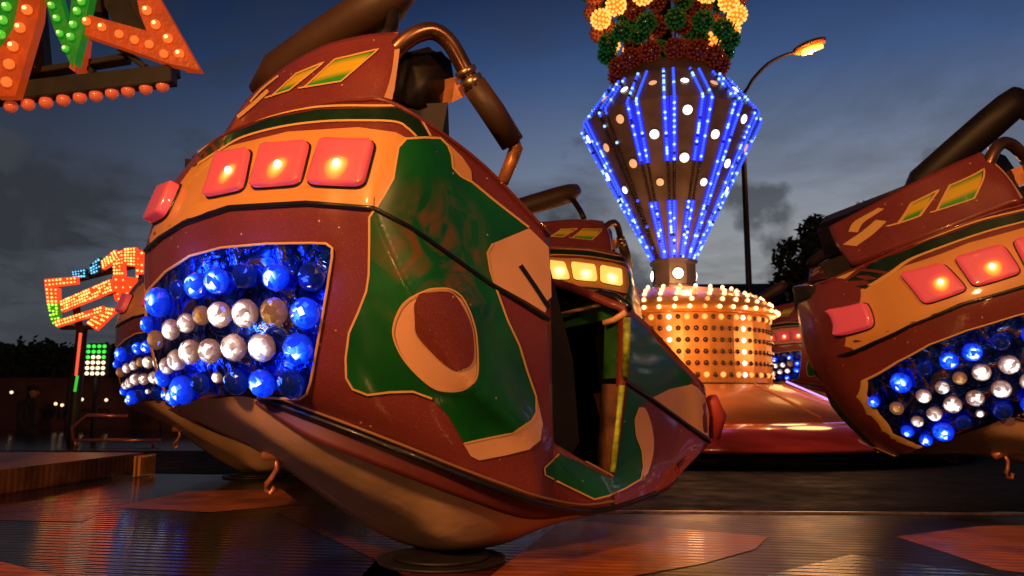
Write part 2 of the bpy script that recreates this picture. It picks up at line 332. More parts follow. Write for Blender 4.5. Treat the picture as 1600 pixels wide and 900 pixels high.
tree(pt.x+3.5, 28, 8.6, 3.0, 'taller dark tree hidden behind the green ride car at right', 4)
for i, (px, yy, top, r_, lab) in enumerate([(-30, 34, 560, 3, 'dark tree at the far left edge behind the walking man'), (60, 38, 565, 3.5, 'low dark tree between the walking man and the slim pole'), (190, 40, 560, 3.6, 'dark tree behind the orange lit kiosk sign')]):
    q = AT(px, top, yy); tree(q.x, yy, q.z, r_, lab, 20+i)

# banner fence behind, with small lamps and lettering
fy = 17.0
bn = thing('banner_fence', (AT(120, 640, fy).x, fy, 0), 'long dark brown board fence with faint black lettering behind the handrail', 'fence')
boardm = mat('brown_board', (.07, .022, .012), .7, noise=(2, .4))
zt_ = AT(120, 590, fy).z
for k in range(7): box_obj('board_panel', (-5.2+k*2.0, 0, zt_/2), (1.97, .06, zt_), boardm, bn)
for k in range(8): box_obj('post', (-6.2+k*2.0, .08, zt_/2+.05), (.08, .08, zt_+.1), iron, bn)
def text(body, loc, size, m, parent, rz=0., name='lettering', ext=.01):
    c = bpy.data.curves.new(name, 'FONT'); c.body = body; c.size = size; c.extrude = ext; c.align_x = 'LEFT'; c.materials.append(m)
    o = bpy.data.objects.new(name, c); COL.objects.link(o); o.location = loc; bpy.context.view_layer.update(); me = bpy.data.meshes.new_from_object(o); bpy.data.objects.remove(o)
    o = bpy.data.objects.new(name, me); COL.objects.link(o); o.location = loc; o.rotation_euler = (math.pi/2, 0, rz); o.parent = parent; return o
q = AT(62, 655, fy); text('wirkam', (q.x-bn.location.x, -.05, q.z), .50, black, bn)
warmdot = mat('warm_dot', (1, .8, .5), .4, emit=(1, .62, .35), es=1.6)
for i, (x, y) in enumerate([(18, 613), (87, 631), (97, 633), (128, 624), (166, 625)]):
    q = AT(x, y, fy-.25); o = thing('wall_lamp', q, ['small round wall lamp at the left of the walking man', 'small dim wall lamp left of the slim pole, first of two', 'small wall lamp beside the slim pole, second of two', 'small bright wall lamp above the left end of the handrail', 'small bright wall lamp above the middle of the handrail'][i], 'lamp', 'small lamps on the board fence')
    bm = bmesh.new(); bm_sphere(bm, (0, 0, 0), .035, 2); frombm('bulb', bm, warmdot, o, True)
    bm = bmesh.new(); bm_tube(bm, [(0, .03, 0), (0, .23, 0)], .012, 6); frombm('bracket', bm, iron, o)

# handrail
railm = mat('red_lit_rail', (.55, .2, .16), .3, metal=.6)
q0 = AT(115, 690, 10.5); h = thing('handrail', (q0.x, 10.5, PZ), 'bare metal handrail frame with sloped corner in front of the board fence', 'handrail')
def rp(x, y): v = AT(x, y, 10.5); return Vector((v.x-q0.x, 0, v.z-PZ))
for pts in ([rp(115, 689), rp(112, 668), rp(136, 649), rp(199, 650)], [rp(117, 688), rp(250, 688)], ):
    bm = bmesh.new(); bm_tube(bm, pts, .022, 10); frombm('rail', bm, railm, h, True)
for x in (118, 240): bm = bmesh.new(); v = rp(x, 688); bm_tube(bm, [v, (v.x, 0, 0)], .02, 8); frombm('post', bm, railm, h, True)

# slim dark pole with light strip, carrying the kiosk sign
py_ = 11.5
q = AT(112, 700, py_); lp = thing('sign_pole', (q.x, py_, 0), 'slim black pole with red and green neon strip under the kiosk sign', 'pole')
zt2 = AT(112, 512, py_).z; bm = bmesh.new(); bm_tube(bm, [(-.02, 0, 0), (0.02, 0, zt2)], .075, 12); frombm('shaft', bm, iron, lp, True)
redneon = mat('red_neon', (1, .2, .1), .4, emit=(1, .12, .05), es=.9); greenneon = mat('green_neon', (.1, 1, .1), .4, emit=(.05, .7, .06), es=.7)
for a_, b_, m_ in ((520, 587, redneon), (587, 612, greenneon)):
    bm = bmesh.new(); za, zb = AT(118, a_, py_-.1).z, AT(118, b_, py_-.1).z; bm_tube(bm, [(.05, -.085, za), (.03, -.085, zb)], .02, 6); frombm('neon_strip', bm, m_, lp, True)
bm = bmesh.new(); bm_box(bm, (0.0, 0, zt2), (.55, .1, .06)); frombm('top_bracket', bm, iron, lp)

# person walking, dark clothes, cap, bag
def person():
    Yp = 15.0; q = AT(38, 700, Yp); g = Vector((q.x, Yp, 0.0)); root_z = 0.0
    sk = {'pelvis': ((0, 0, .95), .15), 'waist': ((0, 0, 1.12), .135), 'chest': ((.01, -.01, 1.35), .17), 'neck': ((.02, 0, 1.50), .06), 'head': ((.05, -.01, 1.60), .085), 'crown': ((.05, 0, 1.69), .09),
          'shl': ((-.02, .17, 1.42), .07), 'ell': ((-.06, .24, 1.15), .05), 'hal': ((.06, .25, .92), .035), 'shr': ((-.02, -.17, 1.42), .07), 'elr': ((.02, -.25, 1.15), .05), 'har': ((.14, -.24, .95), .035),
          'hil': ((0, .09, .9), .11), 'knl': ((.12, .1, .5), .075), 'anl': ((.16, .1, .1), .05), 'tol': ((.30, .1, .04), .04),
          'hir': ((0, -.09, .9), .11), 'knr': ((-.02, -.1, .5), .075), 'anr': ((-.22, -.1, .13), .05), 'tor': ((-.12, -.1, .04), .04)}
    ed = [('pelvis', 'waist'), ('waist', 'chest'), ('chest', 'neck'), ('neck', 'head'), ('head', 'crown'), ('chest', 'shl'), ('shl', 'ell'), ('ell', 'hal'), ('chest', 'shr'), ('shr', 'elr'), ('elr', 'har'), ('pelvis', 'hil'), ('hil', 'knl'), ('knl', 'anl'), ('anl', 'tol'), ('pelvis', 'hir'), ('hir', 'knr'), ('knr', 'anr'), ('anr', 'tor')]
    ks = list(sk); me = bpy.data.meshes.new('person'); me.from_pydata([sk[k][0] for k in ks], [(ks.index(a), ks.index(b)) for a, b in ed], [])
    o = bpy.data.objects.new('person', me); COL.objects.link(o); cloth = mat('dark_clothes', (.012, .012, .016), .85, noise=(9, .4)); me.materials.append(cloth)
    md = o.modifiers.new('s', 'SKIN')
    for i, k in enumerate(ks): r = sk[k][1]; me.skin_vertices[0].data[i].radius = (r, r)
    me.skin_vertices[0].data[0].use_root = True
    md.use_smooth_shade = True; sb = o.modifiers.new('u', 'SUBSURF'); sb.levels = 2; sb.render_levels = 2
    o.location = (g.x, g.y, root_z)
    tag(o, 'person in dark clothes and flat cap walking with a shoulder bag', 'person')
    skin = mat('dim_skin', (.3, .14, .09), .6)
    bm = bmesh.new(); bm_sphere(bm, (.09, -.01, 1.63), .088, 3, scale=(.9, .82, 1.2)); bm_sphere(bm, (.185, -.01, 1.62), .02, 2, scale=(1, .7, 1.3))
    for s_ in (-1, 1): bm_sphere(bm, (.155, -.01+s_*.035, 1.66), .013, 1); bm_sphere(bm, (.07, -.01+s_*.08, 1.63), .022, 1, scale=(.8, .4, 1.3))
    bm_box(bm, (.165, -.01, 1.575), (.015, .045, .01)); frombm('face', bm, skin, o, True)
    bm = bmesh.new(); bm_sphere(bm, (.07, -.01, 1.715), .105, 3, scale=(1.1, .95, .5)); bm_box(bm, (.18, -.01, 1.70), (.12, .14, .015), bev=.005); frombm('cap', bm, cloth, o, True)
    for s_ in (-1, 1):   # hands
        bm = bmesh.new(); c = Vector((.07 if s_ > 0 else .15, s_*.25, .88)); bm_box(bm, c, (.035, .07, .09), bev=.012)
        for k in range(4): bm_tube(bm, [c+Vector((0, -.027+k*.018, -.04)), c+Vector((.008, -.027+k*.018, -.085)), c+Vector((.03, -.027+k*.018, -.11+.006*abs(k-1.5)))], [.009, .008, .006], 6)
        bm_tube(bm, [c+Vector((.01, .035, .02)), c+Vector((.035, .045, -.03)), c+Vector((.045, .035, -.055))], [.011, .009, .007], 6)
        frombm('hand', bm, skin, o, True)
    bag = thing('shoulder_bag', (g.x+.22, g.y-.28, root_z+.72), 'dark shoulder bag at the hip of the walking person', 'bag')
    bm = bmesh.new(); bm_box(bm, (0, 0, .12), (.36, .12, .30), bev=.03); frombm('body', bm, cloth, bag, True)
    bm = bmesh.new(); bm_tube(bm, [(.14, 0, .26), (0, .06, .5), (-.2, .22, .74), (-.3, .3, .6), (-.14, 0, .26)], .012, 6); frombm('strap', bm, iron, bag, True)
person()

# ================================================================== THE CAR
ORG = Vector((P(640, 860, 3.1).x+.1, 3.15, PZ))
CAR = thing('ride_car', ORG, 'largest ride car, maroon with green panels, its blue and white bulb panel fully in view', 'ride car', 'cars of the spinning ride')
def herm(p0, p1, m0, m1, t):
    t2, t3 = t*t, t*t*t
    return p0*(2*t3-3*t2+1)+m0*(t3-2*t2+t)+p1*(-2*t3+3*t2)+m1*(t3-t2)
def resample(pts, per, crease=()):
    n = len(pts); out = []
    def tan(i, side):
        if i in crease:
            c = crease[i] if isinstance(crease, dict) else 1
            l = pts[i]-pts[i-1] if i > 0 else pts[1]-pts[0]; r = pts[i+1]-pts[i] if i < n-1 else pts[i]-pts[i-1]
            s_ = (pts[min(n-1, i+1)]-pts[max(0, i-1)])/2
            return s_*(1-c)+(l if side == 'L' else r)*c
        if i == 0: return pts[1]-pts[0]
        if i == n-1: return pts[-1]-pts[-2]
        return (pts[i+1]-pts[i-1])/2
    for i in range(n-1):
        for k in range(per): out.append(herm(pts[i], pts[i+1], tan(i, 'R'), tan(i+1, 'L'), k/per))
    out.append(pts[-1]); return out
def grid(rows, pu, pv, cu=None, cv=None):
    """rows of control points -> dense vertex grid; cu[row] = creases along the row, cv = creases across"""
    rr = [resample(r, pu, (cu or {}).get(i, {})) for i, r in enumerate(rows)]
    cols = [resample([rr[i][j] for i in range(len(rr))], pv, cv or {}) for j in range(len(rr[0]))]
    nu, nv = len(rr[0]), len(cols[0])
    vs = [cols[j][i] for i in range(nv) for j in range(nu)]
    fs = [(i*nu+j, i*nu+j+1, (i+1)*nu+j+1, (i+1)*nu+j) for i in range(nv-1) for j in range(nu-1)]
    return vs, fs
def C(*t): return [P(*q) for q in t]
WV = P(228, 385, 3.35)-P(583, 326, 2.57); WV.z += .05
WVn = WV.normalized()
BACKW = [P(330, 270, 4.3), P(290, 330, 4.2), P(258, 395, 4.15), P(250, 500, 4.1), P(262, 560, 4.05), P(275, 600, 4.0), P(300, 640, 3.95)]
rows = [
 [P(330, 262, 3.85)]+C((303, 246, 3.5), (350, 212, 3.22), (430, 178, 3.0), (520, 160, 2.86), (560, 157, 2.80), (602, 158, 2.76), (662, 190, 2.79), (758, 262, 2.97), (859, 368, 3.14)),
 [P(290, 318, 3.75)]+C((255, 310, 3.44), (300, 275, 3.14), (390, 247, 2.9), (500, 236, 2.73), (550, 234, 2.685), (602, 240, 2.65), (665, 275, 2.69), (760, 350, 2.88), (860, 432, 3.08)),
 [P(258, 390, 3.68)]+C((226, 392, 3.37), (266, 352, 3.05), (360, 327, 2.8), (480, 320, 2.64), (535, 321, 2.60), (584, 326, 2.57), (650, 362, 2.63), (755, 437, 2.83), (861, 502, 3.03)),
 [P(252, 480, 3.62)]+C((228, 480, 3.34), (268, 462, 3.03), (372, 450, 2.78), (500, 445, 2.62), (575, 455, 2.585), (650, 470, 2.57), (708, 482, 2.64), (785, 512, 2.82), (862, 545, 3.01)),
 [P(258, 540, 3.58)]+C((243, 560, 3.30), (278, 545, 3.02), (380, 540, 2.80), (520, 555, 2.63), (625, 580, 2.62), (738, 605, 2.66), (783, 610, 2.76), (822, 618, 2.88), (863, 622, 3.0)),
 [P(270, 590, 3.55)]+C((262, 615, 3.26), (294, 596, 3.03), (392, 592, 2.83), (540, 625, 2.66), (690, 668, 2.68), (825, 695, 2.84), (845, 695, 2.90), (857, 694, 2.95), (865, 692, 2.99)),
 [P(285, 640, 3.52)]+C((277, 646, 3.24), (300, 628, 3.04), (402, 620, 2.87), (560, 678, 2.72), (720, 741, 2.74), (845, 788, 2.86), (855, 792, 2.90), (862, 795, 2.95), (868, 797, 2.98)),
]
G1 = grid(rows, 8, 6, {i: {6: c, 9: 1} for i, c in enumerate((.1, .2, .5, 1, 1, 1, .8))}, {2: .5})
sill = [C((865, 692, 2.99), (905, 716, 3.11), (958, 746, 3.27)), C((867, 745, 2.97), (908, 765, 3.08), (960, 775, 3.22)), C((868, 797, 2.98), (910, 800, 3.08), (962, 793, 3.2))]
G2 = grid(sill, 6, 5)
def nx(px, py, d, a, b): return P(px, py, d)+WV*a+Vector((.10, .25, 0))*b
nose = [
 C((978, 476, 3.33), (1018, 512, 3.52), (1062, 560, 3.72), (1102, 606, 3.9))+[nx(1102, 606, 3.9, .10, .5), nx(1102, 606, 3.9, .4, .9), nx(1102, 606, 3.9, .75, .8), nx(1102, 606, 3.9, 1, 0)],
 C((974, 592, 3.35), (1018, 622, 3.55), (1065, 655, 3.77), (1108, 688, 3.95))+[nx(1106, 684, 3.95, .10, .6), nx(1106, 684, 3.95, .4, 1.), nx(1106, 684, 3.95, .75, .9), nx(1106, 684, 3.95, 1, 0)],
 C((966, 680, 3.33), (1010, 700, 3.50), (1055, 715, 3.68), (1100, 702, 3.88))+[nx(1100, 702, 3.88, .10, .5), nx(1100, 702, 3.88, .4, .9), nx(1100, 702, 3.88, .75, .8), nx(1100, 702, 3.88, 1, 0)],
 C((958, 746, 3.27), (998, 748, 3.40), (1040, 742, 3.56), (1080, 722, 3.74))+[nx(1080, 722, 3.74, .10, .4), nx(1080, 722, 3.74, .4, .7), nx(1080, 722, 3.74, .75, .7), nx(1080, 722, 3.74, 1, 0)],
 C((962, 793, 3.2), (990, 788, 3.30), (1025, 770, 3.44), (1062, 740, 3.62))+[nx(1062, 740, 3.62, .10, .3), nx(1062, 740, 3.62, .4, .6), nx(1062, 740, 3.62, .75, .6), nx(1062, 740, 3.62, 1, 0)],
]
G3 = grid(nose, 6, 6, None, {1: .6})
# cowl over the foot well, arched across the car, and the far flank behind it
def arch(p, up): return [p, p+WV*.3+Vector((0, 0, up)), p+WV*.7+Vector((0, 0, up)), p+WV]
cow = [arch(P(978, 476, 3.33), .13), arch(P(1018, 512, 3.52), .14), arch(P(1062, 560, 3.72), .12), arch(P(1102, 606, 3.9), .04)]
G4 = grid(cow, 6, 5)
top_far = [rows[0][0], rows[0][8]+WV, rows[0][9]+WV]
far = [[rows[0][0], rows[0][7]+WV, rows[0][9]+WV, P(978, 476, 3.33)+WV, P(1102, 606, 3.9)+WV],
       [rows[3][0], rows[3][7]+WV, rows[3][9]+WV, P(974, 592, 3.35)+WV, P(1106, 684, 3.95)+WV],
       [rows[6][0], rows[6][5]+WV*.9, rows[6][9]+WV, P(962, 793, 3.2)+WV, P(1062, 740, 3.62)+WV]]
G5 = grid(far, 6, 6)
flo = [[rows[6][0], rows[6][3], rows[6][5]], [rows[6][5]+WV*.9, rows[6][7]+WV*.5, rows[6][7]], [rows[6][9]+WV, rows[6][9]+WV*.5, rows[6][9]], [P(962, 793, 3.2)+WV, P(962, 793, 3.2)+WV*.5, P(962, 793, 3.2)], [P(1062, 740, 3.62)+WV, P(1062, 740, 3.62)+WV*.5, P(1062, 740, 3.62)]]
flo = [[p+Vector((0, .03, .05))+WVn*(.16 if k_ == 2 else (-.12 if k_ == 0 else 0)) for k_, p in enumerate(r_)] for r_ in flo[:4]]
G6 = grid(flo, 4, 4)
V_, F_, GI = [], [], []
for gi, g in enumerate((G1, G2, G3, G4, G5, G6)):
    o = len(V_); V_ += g[0]; F_ += [tuple(i+o for i in f) for f in g[1]]; GI += [gi]*len(g[1])
bm = bmesh.new(); bv = [bm.verts.new(v) for v in V_]; gl = bm.faces.layers.int.new('g')
for f, gi in zip(F_, GI):
    try: bm.faces.new([bv[i] for i in f])[gl] = gi
    except ValueError: pass
bmesh.ops.remove_doubles(bm, verts=bm.verts, dist=.004)
bm.normal_update()
cc = P(640, 480, 3.5)
# outward normals by ray from the middle of the car
vote = {}
for f in bm.faces: vote[f[gl]] = vote.get(f[gl], 0)+f.normal.dot((f.calc_center_median()-cc).normalized())*f.calc_area()
for f in bm.faces:
    if vote[f[gl]] < 0: f.normal_flip()
bm.normal_update()
me0 = bpy.data.meshes.new('tmp'); bm.to_mesh(me0)
BV = BVHTree.FromPolygons([v.co.copy() for v in me0.vertices], [tuple(p.vertices) for p in me0.polygons])
for v in bm.verts: v.co -= ORG
body = frombm('body', bm, [maroon, darkm], CAR, True)
sd = body.modifiers.new('thick', 'SOLIDIFY'); sd.thickness = .035; sd.offset = -1; sd.material_offset = 1; sd.material_offset_rim = 0

def hit(px, py):
    d = ray(px, py).normalized(); r = BV.ray_cast(CAM, d)
    if r[0] is None:
        p = P(px, py, 3.05); r2 = BV.find_nearest(p); return None, None
    nrm = r[1] if r[1].dot(d) < 0 else -r[1]
    return r[0], nrm
def snap(px, py):
    h_, n_ = hit(px, py)
    if h_: return h_, n_
    for k in range(1, 14):
        for ax, ay in ((1, 0), (-1, 0), (0, 1), (0, -1), (1, 1), (-1, 1), (1, -1), (-1, -1)):
            h_, n_ = hit(px+ax*k, py+ay*k)
            if h_: return h_, n_
    return None, None
def inside_grid(pts, step):
    xs = [p[0] for p in pts]; ys = [p[1] for p in pts]; out = []
    x = min(xs)+step*.5
    def inp(x, y):
        c = False; j = len(pts)-1
        for i in range(len(pts)):
            xi, yi = pts[i][:2]; xj, yj = pts[j][:2]
            if (yi > y) != (yj > y) and x < (xj-xi)*(y-yi)/(yj-yi)+xi: c = not c
            j = i
        return c
    while x < max(xs):
        y = min(ys)+step*.5
        while y < max(ys):
            if inp(x, y) and min((x-p[0])**2+(y-p[1])**2 for p in pts) > (step*.45)**2: out.append((x, y))
            y += step
        x += step
    return out
def densify(pts, step, closed=True):
    out = []; n = len(pts)
    for i in range(n if closed else n-1):
        a, b = pts[i], pts[(i+1) % n]; L = math.dist(a[:2], b[:2]); k = max(1, int(L/step))
        out += [(a[0]+(b[0]-a[0])*j/k, a[1]+(b[1]-a[1])*j/k) for j in range(k)]
    if not closed: out.append(pts[-1][:2])
    return out
def tri2d(pts, step):
    inn = inside_grid(pts, step); n = len(pts)
    r = delaunay_2d_cdt([Vector(p[:2]) for p in pts]+[Vector(p) for p in inn], [(i, (i+1) % n) for i in range(n)], [], 1, 1e-4)
    return [tuple(v) for v in r[0]], [tuple(f) for f in r[2]]
def decal(name, pts, m, off=.002, smooth=True, step=9, parent=None, org=None):
    if smooth: pts = catmull(pts, 6, True)
    pts = densify(pts, 6); v2, fs = tri2d(pts, step)
    vs = []; bad = set()
    for i, (x, y) in enumerate(v2):
        h_, n_ = snap(x, y)
        if h_ is None: bad.add(i); vs.append(Vector((0, 0, 0))); continue
        vs.append(h_+n_*off-ORG)
    fs = [f for f in fs if not bad & set(f) and max((vs[f[i]]-vs[f[i-1]]).length for i in range(3)) < .16]
    used = sorted({i for f in fs for i in f}); ix = {u: k for k, u in enumerate(used)}
    return obj(name, [vs[u] for u in used], [tuple(ix[i] for i in f) for f in fs], m, parent or body, True)
def stripe(name, pts, wpx, m, off=.004, smooth=True, closed=False, parent=None, edge=0.):
    if smooth: pts = catmull(pts, 6, closed)
    pts = densify(pts, 5, closed); n = len(pts); bm = bmesh.new(); prev = None; first = None
    for i in range(n):
        a, b = (pts[i-1], pts[(i+1) % n]) if closed else (pts[max(0, i-1)], pts[min(n-1, i+1)])
        dx, dy = b[0]-a[0], b[1]-a[1]; L = math.hypot(dx, dy) or 1; nx_, ny_ = -dy/L*wpx/2, dx/L*wpx/2
        h1, n1 = snap(pts[i][0]+nx_, pts[i][1]+ny_); h2, n2 = snap(pts[i][0]-nx_, pts[i][1]-ny_)
        if h1 is None or h2 is None or (h1-h2).length > .12: prev = None; continue
        cur = (bm.verts.new(h1+n1*off-ORG), bm.verts.new((h1+h2)/2+(n1+n2)/2*(off+edge)-ORG), bm.verts.new(h2+n2*off-ORG))
        if prev and (prev[1].co-cur[1].co).length < .12:
            for q in (0, 1): bm.faces.new((prev[q], prev[q+1], cur[q+1], cur[q]))
        prev = cur
        if first is None: first = cur
    if closed and prev:
        for q in (0, 1):
            try: bm.faces.new((prev[q], prev[q+1], first[q+1], first[q]))
            except ValueError: pass
    return frombm(name, bm, m, parent or body, True)

# --- painted panels of the body
AMB = [(236, 392), (234, 372), (250, 330), (300, 262), (360, 228), (450, 206), (560, 199), (618, 207), (640, 218), (690, 218), (690, 260), (640, 300), (600, 330), (583, 327), (480, 321), (360, 328), (290, 351), (252, 374)]
decal('amber_band', AMB, gold, .0015, False)
BND = [(303, 248), (350, 212), (420, 186), (500, 171), (600, 169), (632, 170), (650, 182), (670, 212), (650, 213), (636, 199), (617, 189), (560, 187), (500, 189), (440, 197), (380, 213), (335, 237), (303, 262)]
decal('dark_band', BND, bandg, .0025, False)
stripe('pinstripe', [(310, 239), (350, 209), (420, 183), (500, 167.5), (600, 166), (632, 167), (652, 180), (672, 213)], 3.2, pin)
stripe('pinstripe', [(310, 257), (340, 238), (380, 215), (440, 199), (500, 191), (560, 189), (617, 191), (636, 201), (650, 214)], 3.2, pin)
GR = [(583, 332), (600, 305), (614, 280), (619, 250), (622, 232), (634, 218), (662, 216), (687, 217), (698, 228), (704, 243), (706, 263), (718, 276), (737, 286), (772, 315), (825, 356), (768, 381), (760, 395), (764, 422), (772, 447), (791, 500), (810, 540), (822, 580), (836, 620), (836, 645), (828, 658), (800, 676), (725, 692), (716, 678), (700, 648), (675, 622), (645, 611), (610, 612), (575, 616), (552, 607), (542, 590), (541, 560), (546, 520), (560, 488), (573, 455), (577, 430), (578, 380), (578, 340)]
gdec = decal('green_panel', GR, green, .004, False, 5)
stripe('pinstripe', GR[29:]+GR[:15]+[(824, 355)], 3.4, pin, .006, False)
stripe('pinstripe', GR[15:27], 3.0, pin, .006, False)
decal('cream_shadow', [(701, 226), (722, 247), (735, 267), (737, 285), (718, 276), (706, 263), (704, 243)], gold, .004, False)
decal('cream_shadow', [(837, 618), (847, 662), (843, 688), (826, 702), (790, 711), (748, 719), (735, 712), (723, 692), (800, 676), (836, 650)], cream, .004, False)
decal('cream_panel', [(826, 357), (856, 386), (860, 440), (861, 495), (820, 470), (771, 443), (764, 422), (760, 395), (768, 381)], cream, .004, False)
OUT = [(660, 456), (680, 452), (703, 455), (722, 472), (738, 512), (743, 558), (741, 590), (726, 605), (700, 609), (672, 601), (635, 565), (617, 530), (617, 503), (632, 473)]
decal('cream_ring', OUT, cream, .0055, True, 5)
decal('maroon_oval', [(651, 463), (675, 457), (701, 459), (718, 477), (734, 513), (738, 553), (733, 569), (720, 576), (704, 573), (682, 556), (653, 524), (649, 500)], maroon, .010, True, 5)
stripe('pinstripe', OUT, 2.6, pin, .012, True, True)
# belt seam, trim line under the flank
stripe('belt_seam', [(228, 393), (252, 372), (290, 348), (360, 325), (480, 318), (583, 326), (640, 356), (700, 398), (760, 441), (861, 503)], 6.5, black, .008, False, edge=.006)
stripe('belt_seam', [(975, 597), (1020, 626), (1065, 659), (1108, 691)], 6, black, .008, False, edge=.006)
stripe('latch_line', [(811, 415), (835, 450), (861, 490)], 7, black, .008, False, edge=.003)
LT = [(405, 622, 2.85), (480, 649, 2.765), (560, 679, 2.695), (640, 710, 2.68), (720, 742, 2.715), (790, 768, 2.765), (845, 787, 2.84), (910, 799, 3.05), (962, 793, 3.175), (1025, 771, 3.41), (1062, 741, 3.59), (1085, 724, 3.73)]
bm = bmesh.new(); bm_tube(bm, catmull([tuple(P(*q)-ORG) for q in LT[:10]], 6), .012, 8); frombm('lower_trim', bm, black, body, True)
bm = bmesh.new(); bm_tube(bm, catmull([tuple(P(q[0], q[1]-10, q[2])-ORG) for q in LT[:9]], 6), .006, 6); frombm('pinstripe', bm, mat('dim_gold', (.25, .12, .05), .5), body, True)
# nose panels
NG = [(984, 492), (1010, 516), (1050, 560), (1082, 592), (1075, 602), (1045, 608), (1018, 621), (978, 592), (978, 540)]
decal('green_panel', NG, green, .003, False)
decal('cream_panel', [(1019, 621), (1045, 608), (1080, 600), (1090, 606), (1100, 618), (1106, 640), (1108, 684), (1060, 651)], cream, .003, False)
NL = [(980, 604), (1012, 626), (998, 636), (991, 655), (993, 680), (1002, 705), (1004, 730), (1000, 749), (975, 764), (949, 775), (927, 780), (890, 762), (850, 742), (849, 731), (872, 709), (905, 722), (951, 747), (958, 745), (967, 700)]
decal('green_panel', NL, green, .003, False)
stripe('pinstripe', NL[2:15], 2.6, pin, .006, False)
decal('cream_crescent', [(998, 638), (1008, 640), (1018, 670), (1020, 704), (1012, 736), (1004, 745), (1004, 725), (1000, 700), (992, 675), (991, 655)], cream, .005, True, 6)
stripe('sill_edge', [(868, 696), (905, 717), (952, 743)], 4.5, cream, .012, False, edge=.01)
# swirl centre in the car's own coordinates (the panels share the car's axes)
hs, _ = hit(690, 405); v = green.node_tree.nodes['swirl']; v.inputs[1].default_value = tuple(hs-ORG)
green.node_tree.nodes['Noise Texture.001'].inputs['Scale'].default_value = 5

# --- hood / seat back shell
hoodg = grid([C((392, 148, 3.62), (440, 107, 3.36), (500, 73, 3.19), (560, 56, 3.11), (612, 50, 3.08), (626, 52, 3.09)),
              C((368, 180, 3.52), (432, 140, 3.22), (510, 112, 3.05), (570, 98, 2.97), (606, 97, 2.95), (622, 98, 2.97)),
              C((344, 218, 3.38), (425, 184, 3.06), (515, 165, 2.92), (575, 158, 2.87), (598, 160, 2.86), (612, 163, 2.88))], 8, 7)
bm = bmesh.new(); hv = [bm.verts.new(v) for v in hoodg[0]]
for f in hoodg[1]: bm.faces.new([hv[i] for i in f])
bm.normal_update()
for f in bm.faces:
    if f.normal.y > 0: f.normal_flip()
bm.normal_update()
me1 = bpy.data.meshes.new('tmp2'); bm.to_mesh(me1); BODYBV = BV
HBV = BVHTree.FromPolygons([v.co.copy() for v in me1.vertices], [tuple(p.vertices) for p in me1.polygons])
for v in bm.verts: v.co -= ORG
hood = frombm('hood', bm, [maroon, darkm], CAR, True)
m_ = hood.modifiers.new('thick', 'SOLIDIFY'); m_.thickness = .10; m_.offset = -1; m_.material_offset = 1; m_.material_offset_rim = 0
BV = HBV
flash = bpy.data.materials.new('flash_paint'); flash.use_nodes = True; t = flash.node_tree; b = t.nodes['Principled BSDF']
a = t.nodes.new('ShaderNodeAttribute'); a.attribute_name = 'glow'; r = t.nodes.new('ShaderNodeValToRGB'); e = r.color_ramp.elements
for k in range(3): e.new(.5)
for k, (p_, c) in enumerate([(.0, (.03, .38, .02)), (.22, (.05, .40, .02)), (.42, (.80, .55, .02)), (.72, (.80, .55, .02)), (.95, (.03, .38, .02))]): e[k].position = p_; e[k].color = (*c, 1)
t.links.new(a.outputs['Fac'], r.inputs[0]); t.links.new(r.outputs[0], b.inputs['Base Color']); b.inputs['Roughness'].default_value = .35; b.inputs['Coat Weight'].default_value = .5
def glow(o, fn):
    at = o.data.attributes.new('glow', 'FLOAT', 'POINT')
    for i, v in enumerate(o.data.vertices): at.data[i].value = fn(v.co)
for q in ([(524, 94), (584, 81), (534, 128), (477, 137)], [(464, 116), (500, 101), (453, 142), (425, 152)]):
    o = decal('flash_mark', q, flash, .003, False, 5, hood)
    za = min(v.co.z for v in o.data.vertices); zb_ = max(v.co.z for v in o.data.vertices); glow(o, lambda c: (c.z-za)/(zb_-za))
    stripe('pinstripe', [(q[3][0]-10, q[3][1]+2), q[2], (q[1][0]+8, q[1][1]-3), q[0], q[3]], 2.4, pin, .005, False, False, hood)
stripe('pinstripe', [(436, 119), (410, 140), (392, 160)], 3.5, pin, .004, True, False, hood)
stripe('pinstripe', [(420, 142), (395, 165), (372, 184)], 6, pin, .004, True, False, hood)
stripe('side_strip', [(622, 80), (616, 120), (606, 155)], 12, cream, .004, True, False, hood)
BV = BODYBV
# ledge roll between hood and flank
bm = bmesh.new()
bm_tube(bm, [v-ORG for v in resample([r_ for r_ in rows[0][1:]], 5)], .009, 8); frombm('rim_roll', bm, maroon, CAR, True)

